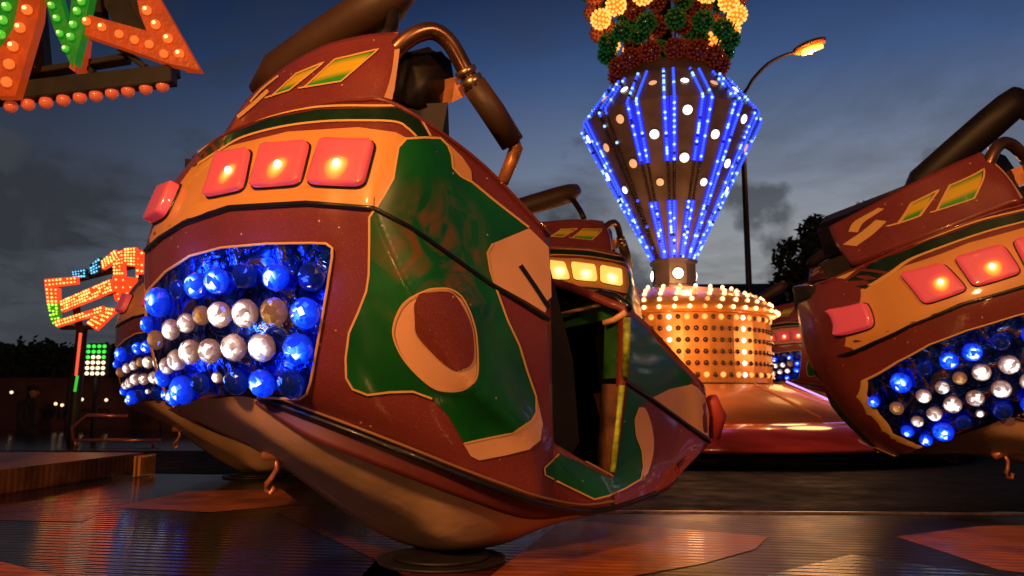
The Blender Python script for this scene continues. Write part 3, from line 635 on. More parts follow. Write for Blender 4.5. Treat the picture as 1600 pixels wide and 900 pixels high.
# --- red lamps
def lamp_quad(q, bulb, thick=.03, rad=.22):
    n = 23; bm = bmesh.new(); top = []; pts3 = []
    avgn = Vector()
    for i in range(n):
        for j in range(n):
            u, v = i/(n-1), j/(n-1); cu, cv = 2*u-1, 2*v-1
            # squircle: pull the corners in
            k = 1-(1-.90)*min(1, (abs(cu)**6*abs(cv)**6)); cu, cv = cu*k, cv*k; u, v = (cu+1)/2, (cv+1)/2
            x = (q[0][0]*(1-u)+q[1][0]*u)*(1-v)+(q[3][0]*(1-u)+q[2][0]*u)*v; y = (q[0][1]*(1-u)+q[1][1]*u)*(1-v)+(q[3][1]*(1-u)+q[2][1]*u)*v
            h_, n_ = snap(x, y); pts3.append((h_, u, v, x, y)); avgn += n_
    avgn.normalize(); g = []
    for h_, u, v, x, y in pts3:
        e_ = min(u, 1-u, v, 1-v); lift = thick*(.72+.28*min(1, (e_/.07))**.5)
        g.append(bm.verts.new(h_+avgn*lift-ORG))
    for i in range(n-1):
        for j in range(n-1): bm.faces.new((g[i*n+j], g[i*n+j+1], g[(i+1)*n+j+1], g[(i+1)*n+j]))
    # skirt down to the body
    ring = [i*n for i in range(n)]+[(n-1)*n+j for j in range(1, n)]+[i*n+n-1 for i in range(n-2, -1, -1)]+[j for j in range(n-2, 0, -1)]
    base = [bm.verts.new(pts3[i][0]-avgn*.01-ORG) for i in ring]
    for k in range(len(ring)):
        k2 = (k+1) % len(ring); bm.faces.new((g[ring[k]], g[ring[k2]], base[k2], base[k]))
    bmesh.ops.recalc_face_normals(bm, faces=bm.faces)
    o = frombm('marker_lamp', bm, redlens, CAR, True)
    if bulb:
        hb, nb = snap(*bulb); c0 = hb-ORG+avgn*thick; up_ = Vector((0, 0, 1))
        def fn(c):
            d_ = c-c0; d_ = Vector((d_.x, d_.y, d_.z*(.72 if d_.z < 0 else 1.35))); L = d_.length
            return max(.36+.14*math.exp(-L/.05), 1.02-L/.115)
        glow(o, fn)
        bm = bmesh.new(); bm_sphere(bm, c0+Vector((0, 0, .004)), .012, 2, scale=(1, 1, 1.2)); frombm('bulb', bm, mat('filament', (1, .9, .6), .3, emit=(1, .9, .55), es=4), o, True)
    else: glow(o, lambda c: .28)
    # dark gasket line under the lamp
    bm = bmesh.new(); bm_tube(bm, [pts3[i][0]+avgn*.004-ORG for i in ring+[ring[0]]], .006, 6); frombm('gasket', bm, black, o, True)
lamp_quad([(504, 220), (589, 222), (570, 295), (480, 291)], (532, 264))
lamp_quad([(413, 229), (488, 223), (471, 291), (392, 297)], (442, 266))
lamp_quad([(343, 242), (396, 235), (383, 299), (321, 312)], (366, 275))
lamp_quad([(262, 296), (286, 288), (262, 340), (238, 352)], None, .05)

# --- bulb panel
CLU = [(262, 425), (300, 400), (350, 387), (420, 381), (490, 380), (512, 381), (521, 388), (521, 402), (512, 460), (500, 530), (488, 596), (482, 614), (472, 621), (440, 620), (400, 618), (350, 620), (305, 628), (280, 640), (270, 625), (252, 590), (240, 540), (232, 490), (234, 455)]
panel = decal('bulb_panel', CLU, foilm, .004, False, 8, CAR)
stripe('panel_frame', CLU+[CLU[0]], 4, pin, .010, False, False, panel, edge=.006)
def bulb(x, y, rpx, m):
    h_, n_ = snap(x, y); d_ = (h_-CAM).dot(FW); r_ = rpx/F*d_*1.05
    bm = bmesh.new(); t_ = bmesh.ops.create_uvsphere(bm, u_segments=14, v_segments=9, radius=r_)
    rnd = random.Random(int(x*7+y))
    q = n_.to_track_quat('Z', 'Y').to_matrix().to_4x4()
    bmesh.ops.transform(bm, matrix=Matrix.Translation(h_-ORG+n_*r_*.5) @ q @ Matrix.Diagonal((1, 1, .8, 1)), verts=bm.verts)
    for v in bm.verts: v.co += Vector((rnd.uniform(-1, 1), rnd.uniform(-1, 1), rnd.uniform(-1, 1)))*r_*.03
    o = frombm('faceted_bulb', bm, m, panel, False); cen = h_-ORG+n_*r_*.5
    axis = (n_+Vector((rnd.uniform(-.2, .2), -.25, rnd.uniform(-.25, .1)))).normalized()
    glow(o, lambda c: max(0, min(1, .5+.5*(c-cen).normalized().dot(axis)))**2.8)
for x, y, r_ in ((260, 472, 23), (316, 446, 20), (348, 438, 21), (439, 432, 22), (485, 488, 24), (474, 542, 24), (418, 594, 22), (296, 606, 22), (238, 506, 13), (262, 588, 14), (279, 618, 14)): bulb(x, y, r_, bluelit)
for x, y, r_ in ((390, 430, 20), (494, 432, 22), (286, 452, 15), (376, 592, 20), (462, 596, 22), (320, 596, 16)): bulb(x, y, r_, blueoff)
for x, y, r_ in ((276, 514, 16), (298, 504, 15), (352, 490, 20), (392, 488, 22), (306, 548, 19), (336, 546, 19), (374, 540, 21), (418, 540, 22), (284, 560, 16), (268, 570, 13), (343, 588, 9)): bulb(x, y, r_, whitelit)
for x, y, r_ in ((322, 492, 15), (436, 486, 22), (252, 530, 15)): bulb(x, y, r_, whitedim)

# light the bulbs throw on their foil
def point(name, loc, e_, col, rad, parent):
    ld = bpy.data.lights.new(name, 'POINT'); ld.energy = e_; ld.color = col; ld.shadow_soft_size = rad
    o = bpy.data.objects.new(name, ld); COL.objects.link(o); o.location = loc; o.parent = parent
for x, y, e_, c_ in ((300, 420, 1.1, (.05, .15, 1)), (400, 405, .6, (.05, .15, 1)), (490, 440, .6, (.05, .15, 1)), (380, 515, .6, (1, .85, .75)), (430, 575, .6, (.05, .15, 1)), (300, 590, 0.7, (.05, .15, 1))):
    hb, nb = snap(x, y); point('bulb_light', hb-ORG+nb*.09, e_, c_, .03, CAR)
# --- belly shell and its hook
bel = [C((262, 640, 3.2), (300, 627, 2.99), (340, 622, 2.9), (400, 624, 2.86), (480, 682, 2.77), (560, 716, 2.73), (640, 747, 2.73), (722, 778, 2.77), (820, 810, 2.88), (900, 803, 3.04), (962, 794, 3.2)),
       C((270, 644, 3.22), (302, 634, 3.05), (345, 640, 2.98), (400, 668, 2.92), (480, 722, 2.86), (560, 765, 2.84), (640, 806, 2.85), (705, 850, 2.9), (790, 838, 2.98), (880, 812, 3.1), (964, 795, 3.25)),
       C((283, 652, 3.4), (310, 660, 3.38), (350, 680, 3.32), (405, 706, 3.22), (450, 735, 3.18), (530, 795, 3.14), (610, 842, 3.13), (690, 861, 3.14), (780, 852, 3.2), (870, 818, 3.3), (970, 796, 3.4)),
       [v+(WV*.5+Vector((0, .1, .28)))*min(1, .12+k_*.22) for k_, v in enumerate( C((283, 640, 3.4), (310, 650, 3.38), (350, 670, 3.32), (405, 695, 3.22), (450, 715, 3.18), (530, 770, 3.14), (610, 805, 3.13), (690, 815, 3.14), (780, 810, 3.2), (870, 800, 3.3), (970, 785, 3.4)))]]
G7 = grid(bel, 6, 6, None, {1: .55, 2: 1})
bm = bmesh.new(); hv = [bm.verts.new(v-ORG) for v in G7[0]]
for f in G7[1]: bm.faces.new([hv[i] for i in f])
bmesh.ops.recalc_face_normals(bm, faces=bm.faces)
bo = frombm('belly_shell', bm, belly, CAR, True)
lipg = grid([C((402, 621, 2.868), (480, 648, 2.785), (560, 678, 2.715), (640, 709, 2.70), (720, 741, 2.735), (845, 788, 2.855), (910, 800, 3.07), (962, 793, 3.195)),
             C((398, 630, 2.855), (480, 683, 2.745), (560, 717, 2.70), (640, 748, 2.70), (722, 779, 2.745), (822, 811, 2.86), (900, 805, 3.04), (962, 796, 3.19))], 6, 4)
bm = bmesh.new(); hv = [bm.verts.new(v-ORG) for v in lipg[0]]
for f in lipg[1]: bm.faces.new([hv[i] for i in f])
bmesh.ops.recalc_face_normals(bm, faces=bm.faces)
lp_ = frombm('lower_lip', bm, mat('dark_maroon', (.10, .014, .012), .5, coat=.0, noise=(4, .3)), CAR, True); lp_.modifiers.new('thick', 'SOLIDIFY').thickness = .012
bm = bmesh.new(); p = P(432, 712, 3.15)-ORG
bm_box(bm, p, (.10, .06, .035), mi=0); bm_tube(bm, [p+Vector((.01, -.02, -.01)), p+Vector((.01, -.02, -.05)), p+Vector((-.01, -.02, -.085)), p+Vector((-.028, -.02, -.105)), p+Vector((-.03, -.02, -.13)), p+Vector((-.012, -.02, -.145)), p+Vector((.004, -.02, -.12))], .011, 8)
frombm('hook', bm, [copper], CAR, True)

# --- inside: seat, dash, jambs
sb = bmesh.new(); c7 = rows[0][9]; 
def slab(bm, pts, ext, mi=0):
    a_ = [bm.verts.new(p-ORG) for p in pts]; b_ = [bm.verts.new(p+ext-ORG) for p in pts]
    fs_ = [bm.faces.new(a_), bm.faces.new(b_[::-1])]+[bm.faces.new((a_[i], b_[i], b_[(i+1) % len(a_)], a_[(i+1) % len(a_)])) for i in range(len(a_))]
    for f in fs_: f.material_index = mi
bm = bmesh.new(); slab(bm, C((640, 80, 3.1), (690, 68, 3.18), (712, 92, 3.22), (722, 140, 3.2), (700, 150, 3.15), (690, 175, 3.1), (655, 180, 3.05), (615, 160, 3.02)), WVn*1.05)
bmesh.ops.recalc_face_normals(bm, faces=bm.faces); bmesh.ops.bevel(bm, geom=bm.edges[:], offset=.03, segments=3, affect='EDGES'); seat = frombm('seat_back', bm, vinyl, CAR, True)
bm = bmesh.new(); slab(bm, C((612, 165, 3.06), (700, 160, 3.1), (702, 215, 3.12), (860, 420, 3.3), (895, 560, 3.34), (905, 690, 3.32), (868, 760, 3.2), (700, 700, 2.98), (640, 480, 2.9)), WVn*1.05)
bmesh.ops.recalc_face_normals(bm, faces=bm.faces); frombm('seat_cushion', bm, vinyl, CAR)
bm = bmesh.new(); slab(bm, C((712, 120, 3.13), (727, 150, 3.14), (706, 160, 3.12)), WVn*.1); frombm('belt_clip', bm, copper, seat)
bm = bmesh.new(); slab(bm, [P(866, 482, 3.62), P(905, 470, 3.56), P(948, 460, 3.48), P(972, 476, 3.40), P(975, 508, 3.40), P(945, 500, 3.47), P(905, 508, 3.55), P(866, 516, 3.63)], Vector((.02, .06, 0)))
bmesh.ops.recalc_face_normals(bm, faces=bm.faces); dash = frombm('dashboard', bm, inner, CAR)
bm = bmesh.new(); bm_tube(bm, [v-ORG for v in C((866, 482, 3.60), (905, 470, 3.54), (940, 459, 3.46), (962, 464, 3.42), (982, 482, 3.34))], .02, 8); frombm('top_roll', bm, black, dash, True)
bm = bmesh.new(); bm_tube(bm, [v-ORG for v in C((866, 493, 3.58), (905, 484, 3.52), (945, 474, 3.44))], .009, 8); frombm('gold_line', bm, cream, dash, True)
bm = bmesh.new(); slab(bm, C((946, 500, 3.42), (974, 492, 3.345), (972, 590, 3.355), (942, 592, 3.43)), Vector((0, .03, 0))); frombm('door_jamb', bm, inner, CAR)
bm = bmesh.new(); slab(bm, C((940, 600, 3.42), (968, 600, 3.36), (952, 742, 3.285), (934, 735, 3.36)), Vector((0, .03, 0))); frombm('door_jamb', bm, mat('brown_jamb', (.12, .045, .02), .6, noise=(15, .6)), CAR)
bm = bmesh.new(); bm_tube(bm, [v-ORG for v in C((980, 496, 3.325), (979, 540, 3.33), (977, 588, 3.345))], .016, 8); frombm('door_trim', bm, ltrim, CAR, True)
bm = bmesh.new(); bm_tube(bm, [v-ORG for v in C((972, 602, 3.35), (966, 660, 3.335), (957, 738, 3.27))], .013, 8); frombm('door_trim', bm, ltrim, CAR, True)
bm = bmesh.new(); bm_tube(bm, [v-ORG for v in C((944, 505, 3.40), (960, 500, 3.37), (978, 488, 3.33))], .014, 8); frombm('grab_handle', bm, cream, CAR, True)
bm = bmesh.new(); slab(bm, [P(870, 500, 4.0), P(1010, 520, 3.9), P(1000, 760, 3.8), P(870, 740, 3.8)], Vector((0, .05, 0))); frombm('foot_well', bm, darkm, CAR)
bm = bmesh.new(); slab(bm, C((928, 615, 3.5), (944, 612, 3.46), (948, 655, 3.46), (940, 660, 3.47)), Vector((0, .04, 0))); frombm('bracket', bm, copper, CAR)
# bumper on the tip
bm = bmesh.new(); bm_tube(bm, [P(1108, 622, 3.93)-ORG+Vector((.02, .03, 0)), P(1118, 650, 3.97)-ORG+Vector((.02, .03, 0)), P(1118, 684, 3.98)-ORG+Vector((.0, .03, 0))], [.03, .042, .03], 12); frombm('bumper', bm, bumperm, CAR, True)

# --- restraints
bm = bmesh.new(); pts = [v-ORG for v in C((607, 95, 3.05), (625, 72, 3.05), (650, 54, 3.06), (678, 49, 3.08), (702, 66, 3.1), (722, 100, 3.12), (738, 132, 3.13))]
bm_tube(bm, catmull([tuple(p) for p in pts], 5), .034, 12); ar = frombm('restraint_arm', bm, mat('brown_chrome', (.28, .14, .08), .25, metal=.85, noise=(9, .3)), CAR, True)
bm = bmesh.new(); bm_tube(bm, [P(726, 108, 3.12)-ORG, P(731, 118, 3.125)-ORG], .045, 12); bm_tube(bm, [P(734, 122, 3.125)-ORG, P(742, 137, 3.13)-ORG], .048, 12); frombm('collar', bm, steel, ar, True)
bm = bmesh.new(); bm_tube(bm, [v-ORG for v in C((740, 132, 3.13), (770, 175, 3.16), (801, 224, 3.2))], [.05, .052, .05], 14); frombm('padding', bm, pad, ar, True)
bm = bmesh.new(); bm_tube(bm, [v-ORG for v in C((800, 218, 3.2), (806, 232, 3.2), (799, 252, 3.2), (785, 285, 3.18))], [.028, .03, .027, .025], 10); frombm('arm_end', bm, copper, ar, True)
bm = bmesh.new(); bm_tube(bm, [v-ORG for v in C((415, 150, 3.9), (440, 112, 3.85), (500, 70, 3.75), (570, 24, 3.65), (612, -2, 3.6), (640, -22, 3.6))], [.09, .105, .105, .105, .10, .06], 18)
frombm('far_restraint', bm, pad, CAR, True)
bm = bmesh.new(); bm_tube(bm, [v-ORG for v in C((598, 66, 3.3), (612, 45, 3.42), (615, 15, 3.58))], .03, 10); frombm('restraint_link', bm, vinyl, CAR, True)
# hub disc under the car
bm = bmesh.new(); zc = 0.02
for a_, b_, r_ in ((-.0, .012, .24), (.012, .024, .18)): bm_tube(bm, [(0, 0, a_), (0, 0, b_)], r_, 40)
hubp = P(690, 872, 3.0)
hub = frombm('turntable_hub', bm, [iron], None); hub.location = (hubp.x, hubp.y, PZ+.001)
tag(hub, 'black round hub plate on the floor below the nearest car', 'hub plate', 'hub plates under the cars')
bm = bmesh.new(); bm_tube(bm, [(hubp.x-ORG.x, hubp.y-ORG.y+.05, .055), (hubp.x-ORG.x, hubp.y-ORG.y+.12, .22)], .09, 16); frombm('pivot', bm, iron, CAR, True)

# ================================================================== COPIES OF THE CAR
ANC = hit(442, 264)[0]-ORG
def place(label, px, py, d, rz=0., ry=0., rx=0.):
    """stand a copy so that its middle marker lamp comes to a given spot of the ring"""
    c = copy_tree(CAR); c['label'] = label; c.rotation_euler = Euler((R(rx), R(ry), R(rz)), 'XYZ')
    c.location = P(px, py, d)-c.rotation_euler.to_matrix() @ ANC
    print('PLACED', label[:30], [round(v, 2) for v in c.location]); return c
RC = place('ride car leaning steeply at the right edge of the photo', 1550, 418, 4.2, rz=-4, ry=-21)
BC = place('ride car with bright yellow lamps passing in front of the tower base', 915, 428, 7.6, rz=28, ry=2)
LC = place('ride car half hidden behind the largest car, its blue bulbs showing at left', 276, 462, 6.0, rz=0, ry=0)
F1 = place('small far ride car showing blue bulbs beside the amber drum', 1226, 526, 14.5, rz=-10, ry=-8)
F2 = place('farthest ride car under the dark tree, partly hidden by the leaning car', 1300, 452, 15.5, rz=-25, ry=-4)
for ch in RC.children:
    if ch.name.startswith('far_restraint') or ch.name.startswith('restraint_link'):
        ch.location = (.75, .1, -.12); ch.material_slots[0].link = 'OBJECT'; ch.material_slots[0].material = vinyl
yel = attr_emit('yellow_lens_lit', [(0, (.5, .14, .01)), (.3, (1, .42, .05)), (.5, (1, .62, .15)), (1, (1, .95, .7))], .4, 1.35, (.8, .5, .2))
for ch in BC.children:
    if ch.name.startswith('marker_lamp'): ch.material_slots[0].link = 'OBJECT'; ch.material_slots[0].material = yel
for c in (RC, BC, LC, F1, F2):
    k = hub.copy(); COL.objects.link(k); k.location = (c.location.x, c.location.y, PZ+.001)
    k['label'] = 'black round hub plate below the '+{RC: 'leaning car at the right edge', BC: 'car with yellow lamps by the tower', LC: 'car half hidden at left', F1: 'small far car beside the drum', F2: 'farthest car under the tree'}[c]

# ================================================================== CENTRE TOWER
TB = Vector((TX, TY, PZ))
TW = thing('ride_tower', TB, 'lit centre tower with blue diamond lantern, ball crown and glowing amber drum', 'tower')
def zt_of(py): return AT(1053, py, TY).z-PZ
PXM = (AT(1153, 440, TY)-AT(1053, 440, TY)).x/100     # metres per pixel at the tower
def ring_profile(name, prof, m, seg=64, smooth=True, parent=TW):
    bm = bmesh.new(); rg = []
    for r_, z in prof: rg.append([bm.verts.new((r_*math.cos(2*math.pi*(k+.5)/seg), r_*math.sin(2*math.pi*(k+.5)/seg), z)) for k in range(seg)])
    for a_, b_ in zip(rg, rg[1:]):
        for k in range(seg): bm.faces.new((a_[k], a_[(k+1) % seg], b_[(k+1) % seg], b_[k]))
    bm.faces.new(rg[-1]); bm.faces.new(rg[0][::-1]); bmesh.ops.recalc_face_normals(bm, faces=bm.faces)
    return frombm(name, bm, m, parent, smooth)
ambergold = mat('amber_enamel', (.85, .36, .09), .3, metal=.25, coat=.4, noise=(5, .15))
skirtm = mat('orange_skirt', (.60, .22, .08), .4, coat=.3, noise=(3, .15))
redskirt = mat('red_gloss', (.62, .07, .06), .15, coat=.8, noise=(3, .3))
lantm = mat('lantern_panel', (.20, .15, .13), .35, metal=.25, noise=(3, .35))
ywl = mat('warm_bulb', (1, .85, .6), .3, emit=(1, .62, .25), es=3.2)
oran = mat('amber_bulb', (1, .6, .3), .3, emit=(1, .32, .08), es=1.3)
whl = mat('white_lamp', (1, .95, .85), .3, emit=(1, .88, .70), es=2.6)
diml = mat('dim_lamp', (.9, .6, .4), .3, emit=(1, .45, .2), es=.8)
offb = mat('brown_bulb', (.05, .02, .01), .12, coat=.8)
zr = zt_of
# skirts and floor cone
rim = 3.3
ring_profile('red_skirt', [(3.38, .13), (3.42, .17), (2.35, .37), (2.1, .37), (1.9, .2)], redskirt)
ring_profile('base_ring', [(3.2, 0), (3.2, .135), (1.9, .14)], iron)
ring_profile('orange_skirt', [(2.2, .32), (2.25, .40), (1.33, zr(603)), (1.2, zr(603))], skirtm)
for k in range(12):
    a_ = 2*math.pi*k/12; bm = bmesh.new(); bm_tube(bm, [(1.34*math.cos(a_), 1.34*math.sin(a_), zr(603)), (2.25*math.cos(a_), 2.25*math.sin(a_), .41)], .018, 6)
    frombm('skirt_seam', bm, skirtm, TW, True)
violet = mat('violet_led', (.4, .3, 1), .4, emit=(.45, .3, 1), es=1.4)
for a0, r1, z1, r2, z2 in ((R(-32), 1.4, zr(601)+.02, 2.2, .45), (R(-28), 2.4, .39, 3.4, .2), (R(-150), 1.4, zr(601)+.02, 2.2, .45)):
    bm = bmesh.new()
    for k in range(34):
        t_ = k/33; r_ = r1+(r2-r1)*t_; bm_sphere(bm, (r_*math.cos(a0), r_*math.sin(a0), z1+(z2-z1)*t_), .016, 1)
    frombm('led_strip', bm, violet, TW, True)
# drum
rd = 141*PXM; z0, z1 = zr(598), zr(503)
ring_profile('drum', [(rd*.92, z0-.06), (rd, z0-.02), (rd, z1), (rd*.9, z1+.02)], ambergold, 24, False)
ring_profile('drum_rim', [(rd*1.0, z0-.07), (rd*1.03, z0-.06), (rd*1.03, z0-.03), (rd, z0-.02)], iron, 48)
# dome with bulbs
ring_profile('dome', [(rd*.95, z1), (rd*1.06, z1+.02), (rd*1.07, z1+.09), (rd*.95, z1+.22), (rd*.7, z1+.35), (.36, zr(452))], ambergold, 48)
dots = []
for q_, (r_, z_) in enumerate(((rd*1.085, z1+.06), (rd*1.02, z1+.16), (rd*.93, z1+.24), (rd*.82, z1+.30), (rd*.68, z1+.37))):
    nb = int(46-5*q_)
    for k in range(nb):
        a_ = 2*math.pi*(k+.5*(q_ % 2))/nb; dots.append((Vector((r_*math.cos(a_), r_*math.sin(a_), z_)), ywl if (k*7+q_*3) % 5 else oran, .026))
seg = 24
for row in range(6):
    for k in range(seg):
        for j in range(3):
            t_ = (j+.5)/3; a1, a2 = 2*math.pi*(k+.5)/seg, 2*math.pi*(k+1.5)/seg
            x_ = rd*(math.cos(a1)*(1-t_)+math.cos(a2)*t_); y_ = rd*(math.sin(a1)*(1-t_)+math.sin(a2)*t_)
            colm = (k*3+j); lit = colm % 9 == 4
            dots.append((Vector((x_, y_, z0+.07+row*(z1-z0-.12)/5)), whl if lit else (oran if row in (0, 5) and colm % 2 else offb), .034 if not lit else .03))
camd = (CAM-TB); camd.z = 0; camd.normalize()
dots.sort(key=lambda d_: -(d_[0].x*camd.x+d_[0].y*camd.y)-(.0 if d_[1] is offb else .25))
protos = {}
def dot_mesh(m_, r_):
    if (m_.name, r_) not in protos:
        bm = bmesh.new(); bm_sphere(bm, (0, 0, 0), r_, 2); me = bpy.data.meshes.new('bulb'); bm.to_mesh(me); bm.free(); me.materials.append(m_); protos[(m_.name, r_)] = me
    return protos[(m_.name, r_)]
for c_, m_, r_ in dots[:97]:
    o = bpy.data.objects.new('bulb', dot_mesh(m_, r_)); COL.objects.link(o); o.parent = TW; o.location = c_
bm = bmesh.new(); ml = [ywl, oran, whl, offb]
for c_, m_, r_ in dots[97:]: bm_sphere(bm, c_, r_, 1, ml.index(m_))
tag(frombm('bulbs', bm, ml, TW, True), kind='stuff')
# neck with round lamps
zn0, zn1 = zr(453), zr(411); rn = 34*PXM
ring_profile('neck', [(rn*1.1, zn0-.03), (rn*1.1, zn0+.03), (rn, zn0+.05), (rn, zn1-.04), (rn*1.1, zn1-.02), (rn*1.1, zn1+.02)], lantm, 8, False)
def round_lamp(c_, nrm, r_, m_, parent=TW):
    bm = bmesh.new(); t_ = bmesh.ops.create_uvsphere(bm, u_segments=20, v_segments=8, radius=r_)
    bmesh.ops.transform(bm, matrix=Matrix.Translation(c_) @ nrm.to_track_quat('Z', 'Y').to_matrix().to_4x4() @ Matrix.Diagonal((1, 1, .45, 1)), verts=bm.verts)
    o = frombm('round_lamp', bm, m_, parent, True)
    bm = bmesh.new(); q = nrm.to_track_quat('Z', 'Y').to_matrix(); bm_tube(bm, [c_+q@Vector((math.cos(a)*r_, math.sin(a)*r_, 0)) for a in [2*math.pi*k/20 for k in range(21)]], r_*.13, 6); frombm('ring', bm, iron, o, True)
for k in range(4):
    a_ = -math.pi/2+2*math.pi*k/4+.0; d_ = Vector((math.cos(a_), math.sin(a_), 0)); round_lamp(d_*(rn*.95)+Vector((0, 0, (zn0+zn1)/2)), d_, .075, whl)
# diamond lantern: 16 sides
SG = 16; zA, zB, zC, zD = zr(412), zr(200), zr(150), zr(128); rA, rB, rC_, rD = 30*PXM, 140*PXM, 98*PXM, 70*PXM
ring_profile('lantern', [(rA, zA), (rB, zB), (rC_, zC+.05), (rD, zD+.1)], lantm, SG, False)
ledb = mat('blue_led', (.1, .2, 1), .3, emit=(.02, .07, 1), es=1.7); ledw = mat('pale_blue_led', (.5, .8, 1), .3, emit=(.25, .5, 1), es=1.9); ledo = mat('led_off', (.03, .012, .012), .2, coat=.6)
tape = mat('blue_led_tape', (.02, .04, .5), .4, emit=(.012, .02, .9), es=1.2)
rnd = random.Random(5)
for k in range(SG):
    a_ = 2*math.pi*(k+.5)/SG; d_ = Vector((math.cos(a_), math.sin(a_), 0)); tg = Vector((-d_.y, d_.x, 0))
    def pt3(r_, z_): return d_*(r_+.012)+Vector((0, 0, z_))
    front = abs(math.atan2(math.sin(a_-math.atan2(camd.y, camd.x)), math.cos(a_-math.atan2(camd.y, camd.x))))
    side = front > .75
    for part_, (pa, pb), cnt in (('low', (pt3(rA, zA), pt3(rB, zB)), 58), ('top', (pt3(rB, zB), pt3(rC_, zC+.05)), 12)):
        for sgn in ((-1, 1)):
            bm = bmesh.new(); lit_n = 0
            for i in range(cnt):
                t_ = (i+.5)/cnt; ofs = .045*(t_ if part_ == 'low' else 1)+.008
                on = True
                if part_ == 'low': on = side or t_ < .38 or t_ > .62
                if k % 8 == 1 and part_ == 'low' and t_ < .97: on = rnd.random() < .06
                m_i = (0 if rnd.random() < .78 else 1) if on and rnd.random() > .07 else 2
                bm_sphere(bm, pa.lerp(pb, t_)+tg*sgn*ofs*1.15, .021, 1, m_i)
            ta, tb = pa-d_*.004+tg*sgn*.008, pb-d_*.004+tg*sgn*(.053 if part_ == 'low' else .053)
            if part_ == 'low':
                segs = [(0, .38), (.62, 1)] if not side else [(0, 1)]
                if k % 8 == 1: segs = []
                for s0, s1 in segs:
                    c0_, c1_ = ta.lerp(tb, s0), ta.lerp(tb, s1); wv_ = tg*.042
                    vs_ = [bm.verts.new(c0_-wv_), bm.verts.new(c0_+wv_), bm.verts.new(c1_+wv_), bm.verts.new(c1_-wv_)]; bm.faces.new(vs_).material_index = 3
            frombm('led_strip', bm, [ledb, ledw, ledo, tape], TW, True)
for k in range(SG):
    a_ = 2*math.pi*(k+1)/SG; d_ = Vector((math.cos(a_), math.sin(a_), 0)); ap = math.cos(math.pi/SG)
    nl = (d_*(zB-zA)+Vector((0, 0, -(rB-rA)))).normalized(); nu_ = (d_*(zC-zB)+Vector((0, 0, (rB-rC_)))).normalized()
    for t_ in ((.92, .64) if k % 2 else (.79, .50)):
        r_ = (rA+(rB-rA)*t_)*ap; round_lamp(d_*r_+Vector((0, 0, zA+(zB-zA)*t_))+nl*.01, nl, .062 if t_ > .6 else .052, whl if (k+int(t_*10)) % 3 else diml)
    r_ = (rB+rC_)/2*ap; round_lamp(d_*r_+Vector((0, 0, (zB+zC+.05)/2))+nu_*.01, nu_, .055, whl if k % 2 else diml)
# crown of balls
bred = mat('ball_red', (.085, .011, .008), .25, coat=.5, noise=(20, .6)); bgr = mat('ball_green', (.005, .045, .010), .25, coat=.5, noise=(20, .6)); bdk = mat('ball_dark', (.04, .018, .012), .3, coat=.5, noise=(20, .6))
byl = mat('ball_yellow', (.9, .4, .08), .3, emit=(1, .24, .02), es=.6); bor = mat('ball_orange', (.6, .14, .04), .3, coat=.5, emit=(1, .16, .03), es=.22)
dred = mat('nub_red', (.16, .02, .012), .2, emit=(1, .10, .03), es=.05); dgr = mat('nub_green', (.008, .12, .02), .2, emit=(.02, .5, .05), es=.05); dyl = mat('nub_yellow', (1, .7, .3), .3, emit=(1, .42, .08), es=1.6)
bprot = {}
def ball_mesh(a_, b_):
    key = a_.name
    if key not in bprot:
        bm = bmesh.new(); bm_sphere(bm, (0, 0, 0), .125, 2); nn = 60
        for i in range(nn):
            z_ = 1-2*(i+.5)/nn; ph = i*2.39996; s_ = math.sqrt(1-z_*z_); bm_sphere(bm, (s_*math.cos(ph)*.13, s_*math.sin(ph)*.13, z_*.13), .021, 1, 1)
        me = bpy.data.meshes.new('ball'); bm.to_mesh(me); bm.free(); me.materials.append(a_); me.materials.append(b_); bprot[key] = me
    return bprot[key]
NB = 14; rows_ = [(0, 142, bdk, dred), (0, 110, bred, dred), (0, 74, bgr, dgr), (0, 38, byl, dyl), (0, 4, bor, dred), (0, -30, bgr, dgr)]
for k in range(NB):
    a_ = 2*math.pi*(k+.35)/NB; pts = []
    for q_, (rp_, y_, m1, m2) in enumerate(rows_):
        rr2 = [68, 82, 99, 111, 121, 130][q_]*PXM; z_ = zr(y_)
        c_ = Vector((rr2*math.cos(a_), rr2*math.sin(a_), z_)); pts.append(c_)
        if q_ == 3 and k % 4 == 2: m1, m2 = bor, dred
        o = bpy.data.objects.new('ball', ball_mesh(m1, m2)); COL.objects.link(o); o.parent = TW; o.location = c_; o.rotation_euler = (k, q_, k*q_)
    bm = bmesh.new(); bm_tube(bm, [Vector((rD*math.cos(a_), rD*math.sin(a_), zD+.05))]+pts, .014, 6); frombm('crown_rod', bm, iron, TW, True)
for k in range(9):
    a_ = 2*math.pi*(k+.1)/9
    for q_ in range(5):
        o = bpy.data.objects.new('ball', ball_mesh(*[(bdk, dred), (bgr, dgr), (bred, dred)][(q_+k) % 3])); COL.objects.link(o); o.parent = TW
        o.location = ([38, 46, 55, 62, 68][q_]*PXM*math.cos(a_), [38, 46, 55, 62, 68][q_]*PXM*math.sin(a_), zr([128, 96, 62, 28, -8][q_])); o.rotation_euler = (k, q_, 1)
ring_profile('mast', [(.07, zD), (.07, zr(-60)), (.05, zr(-80))], iron, 16)
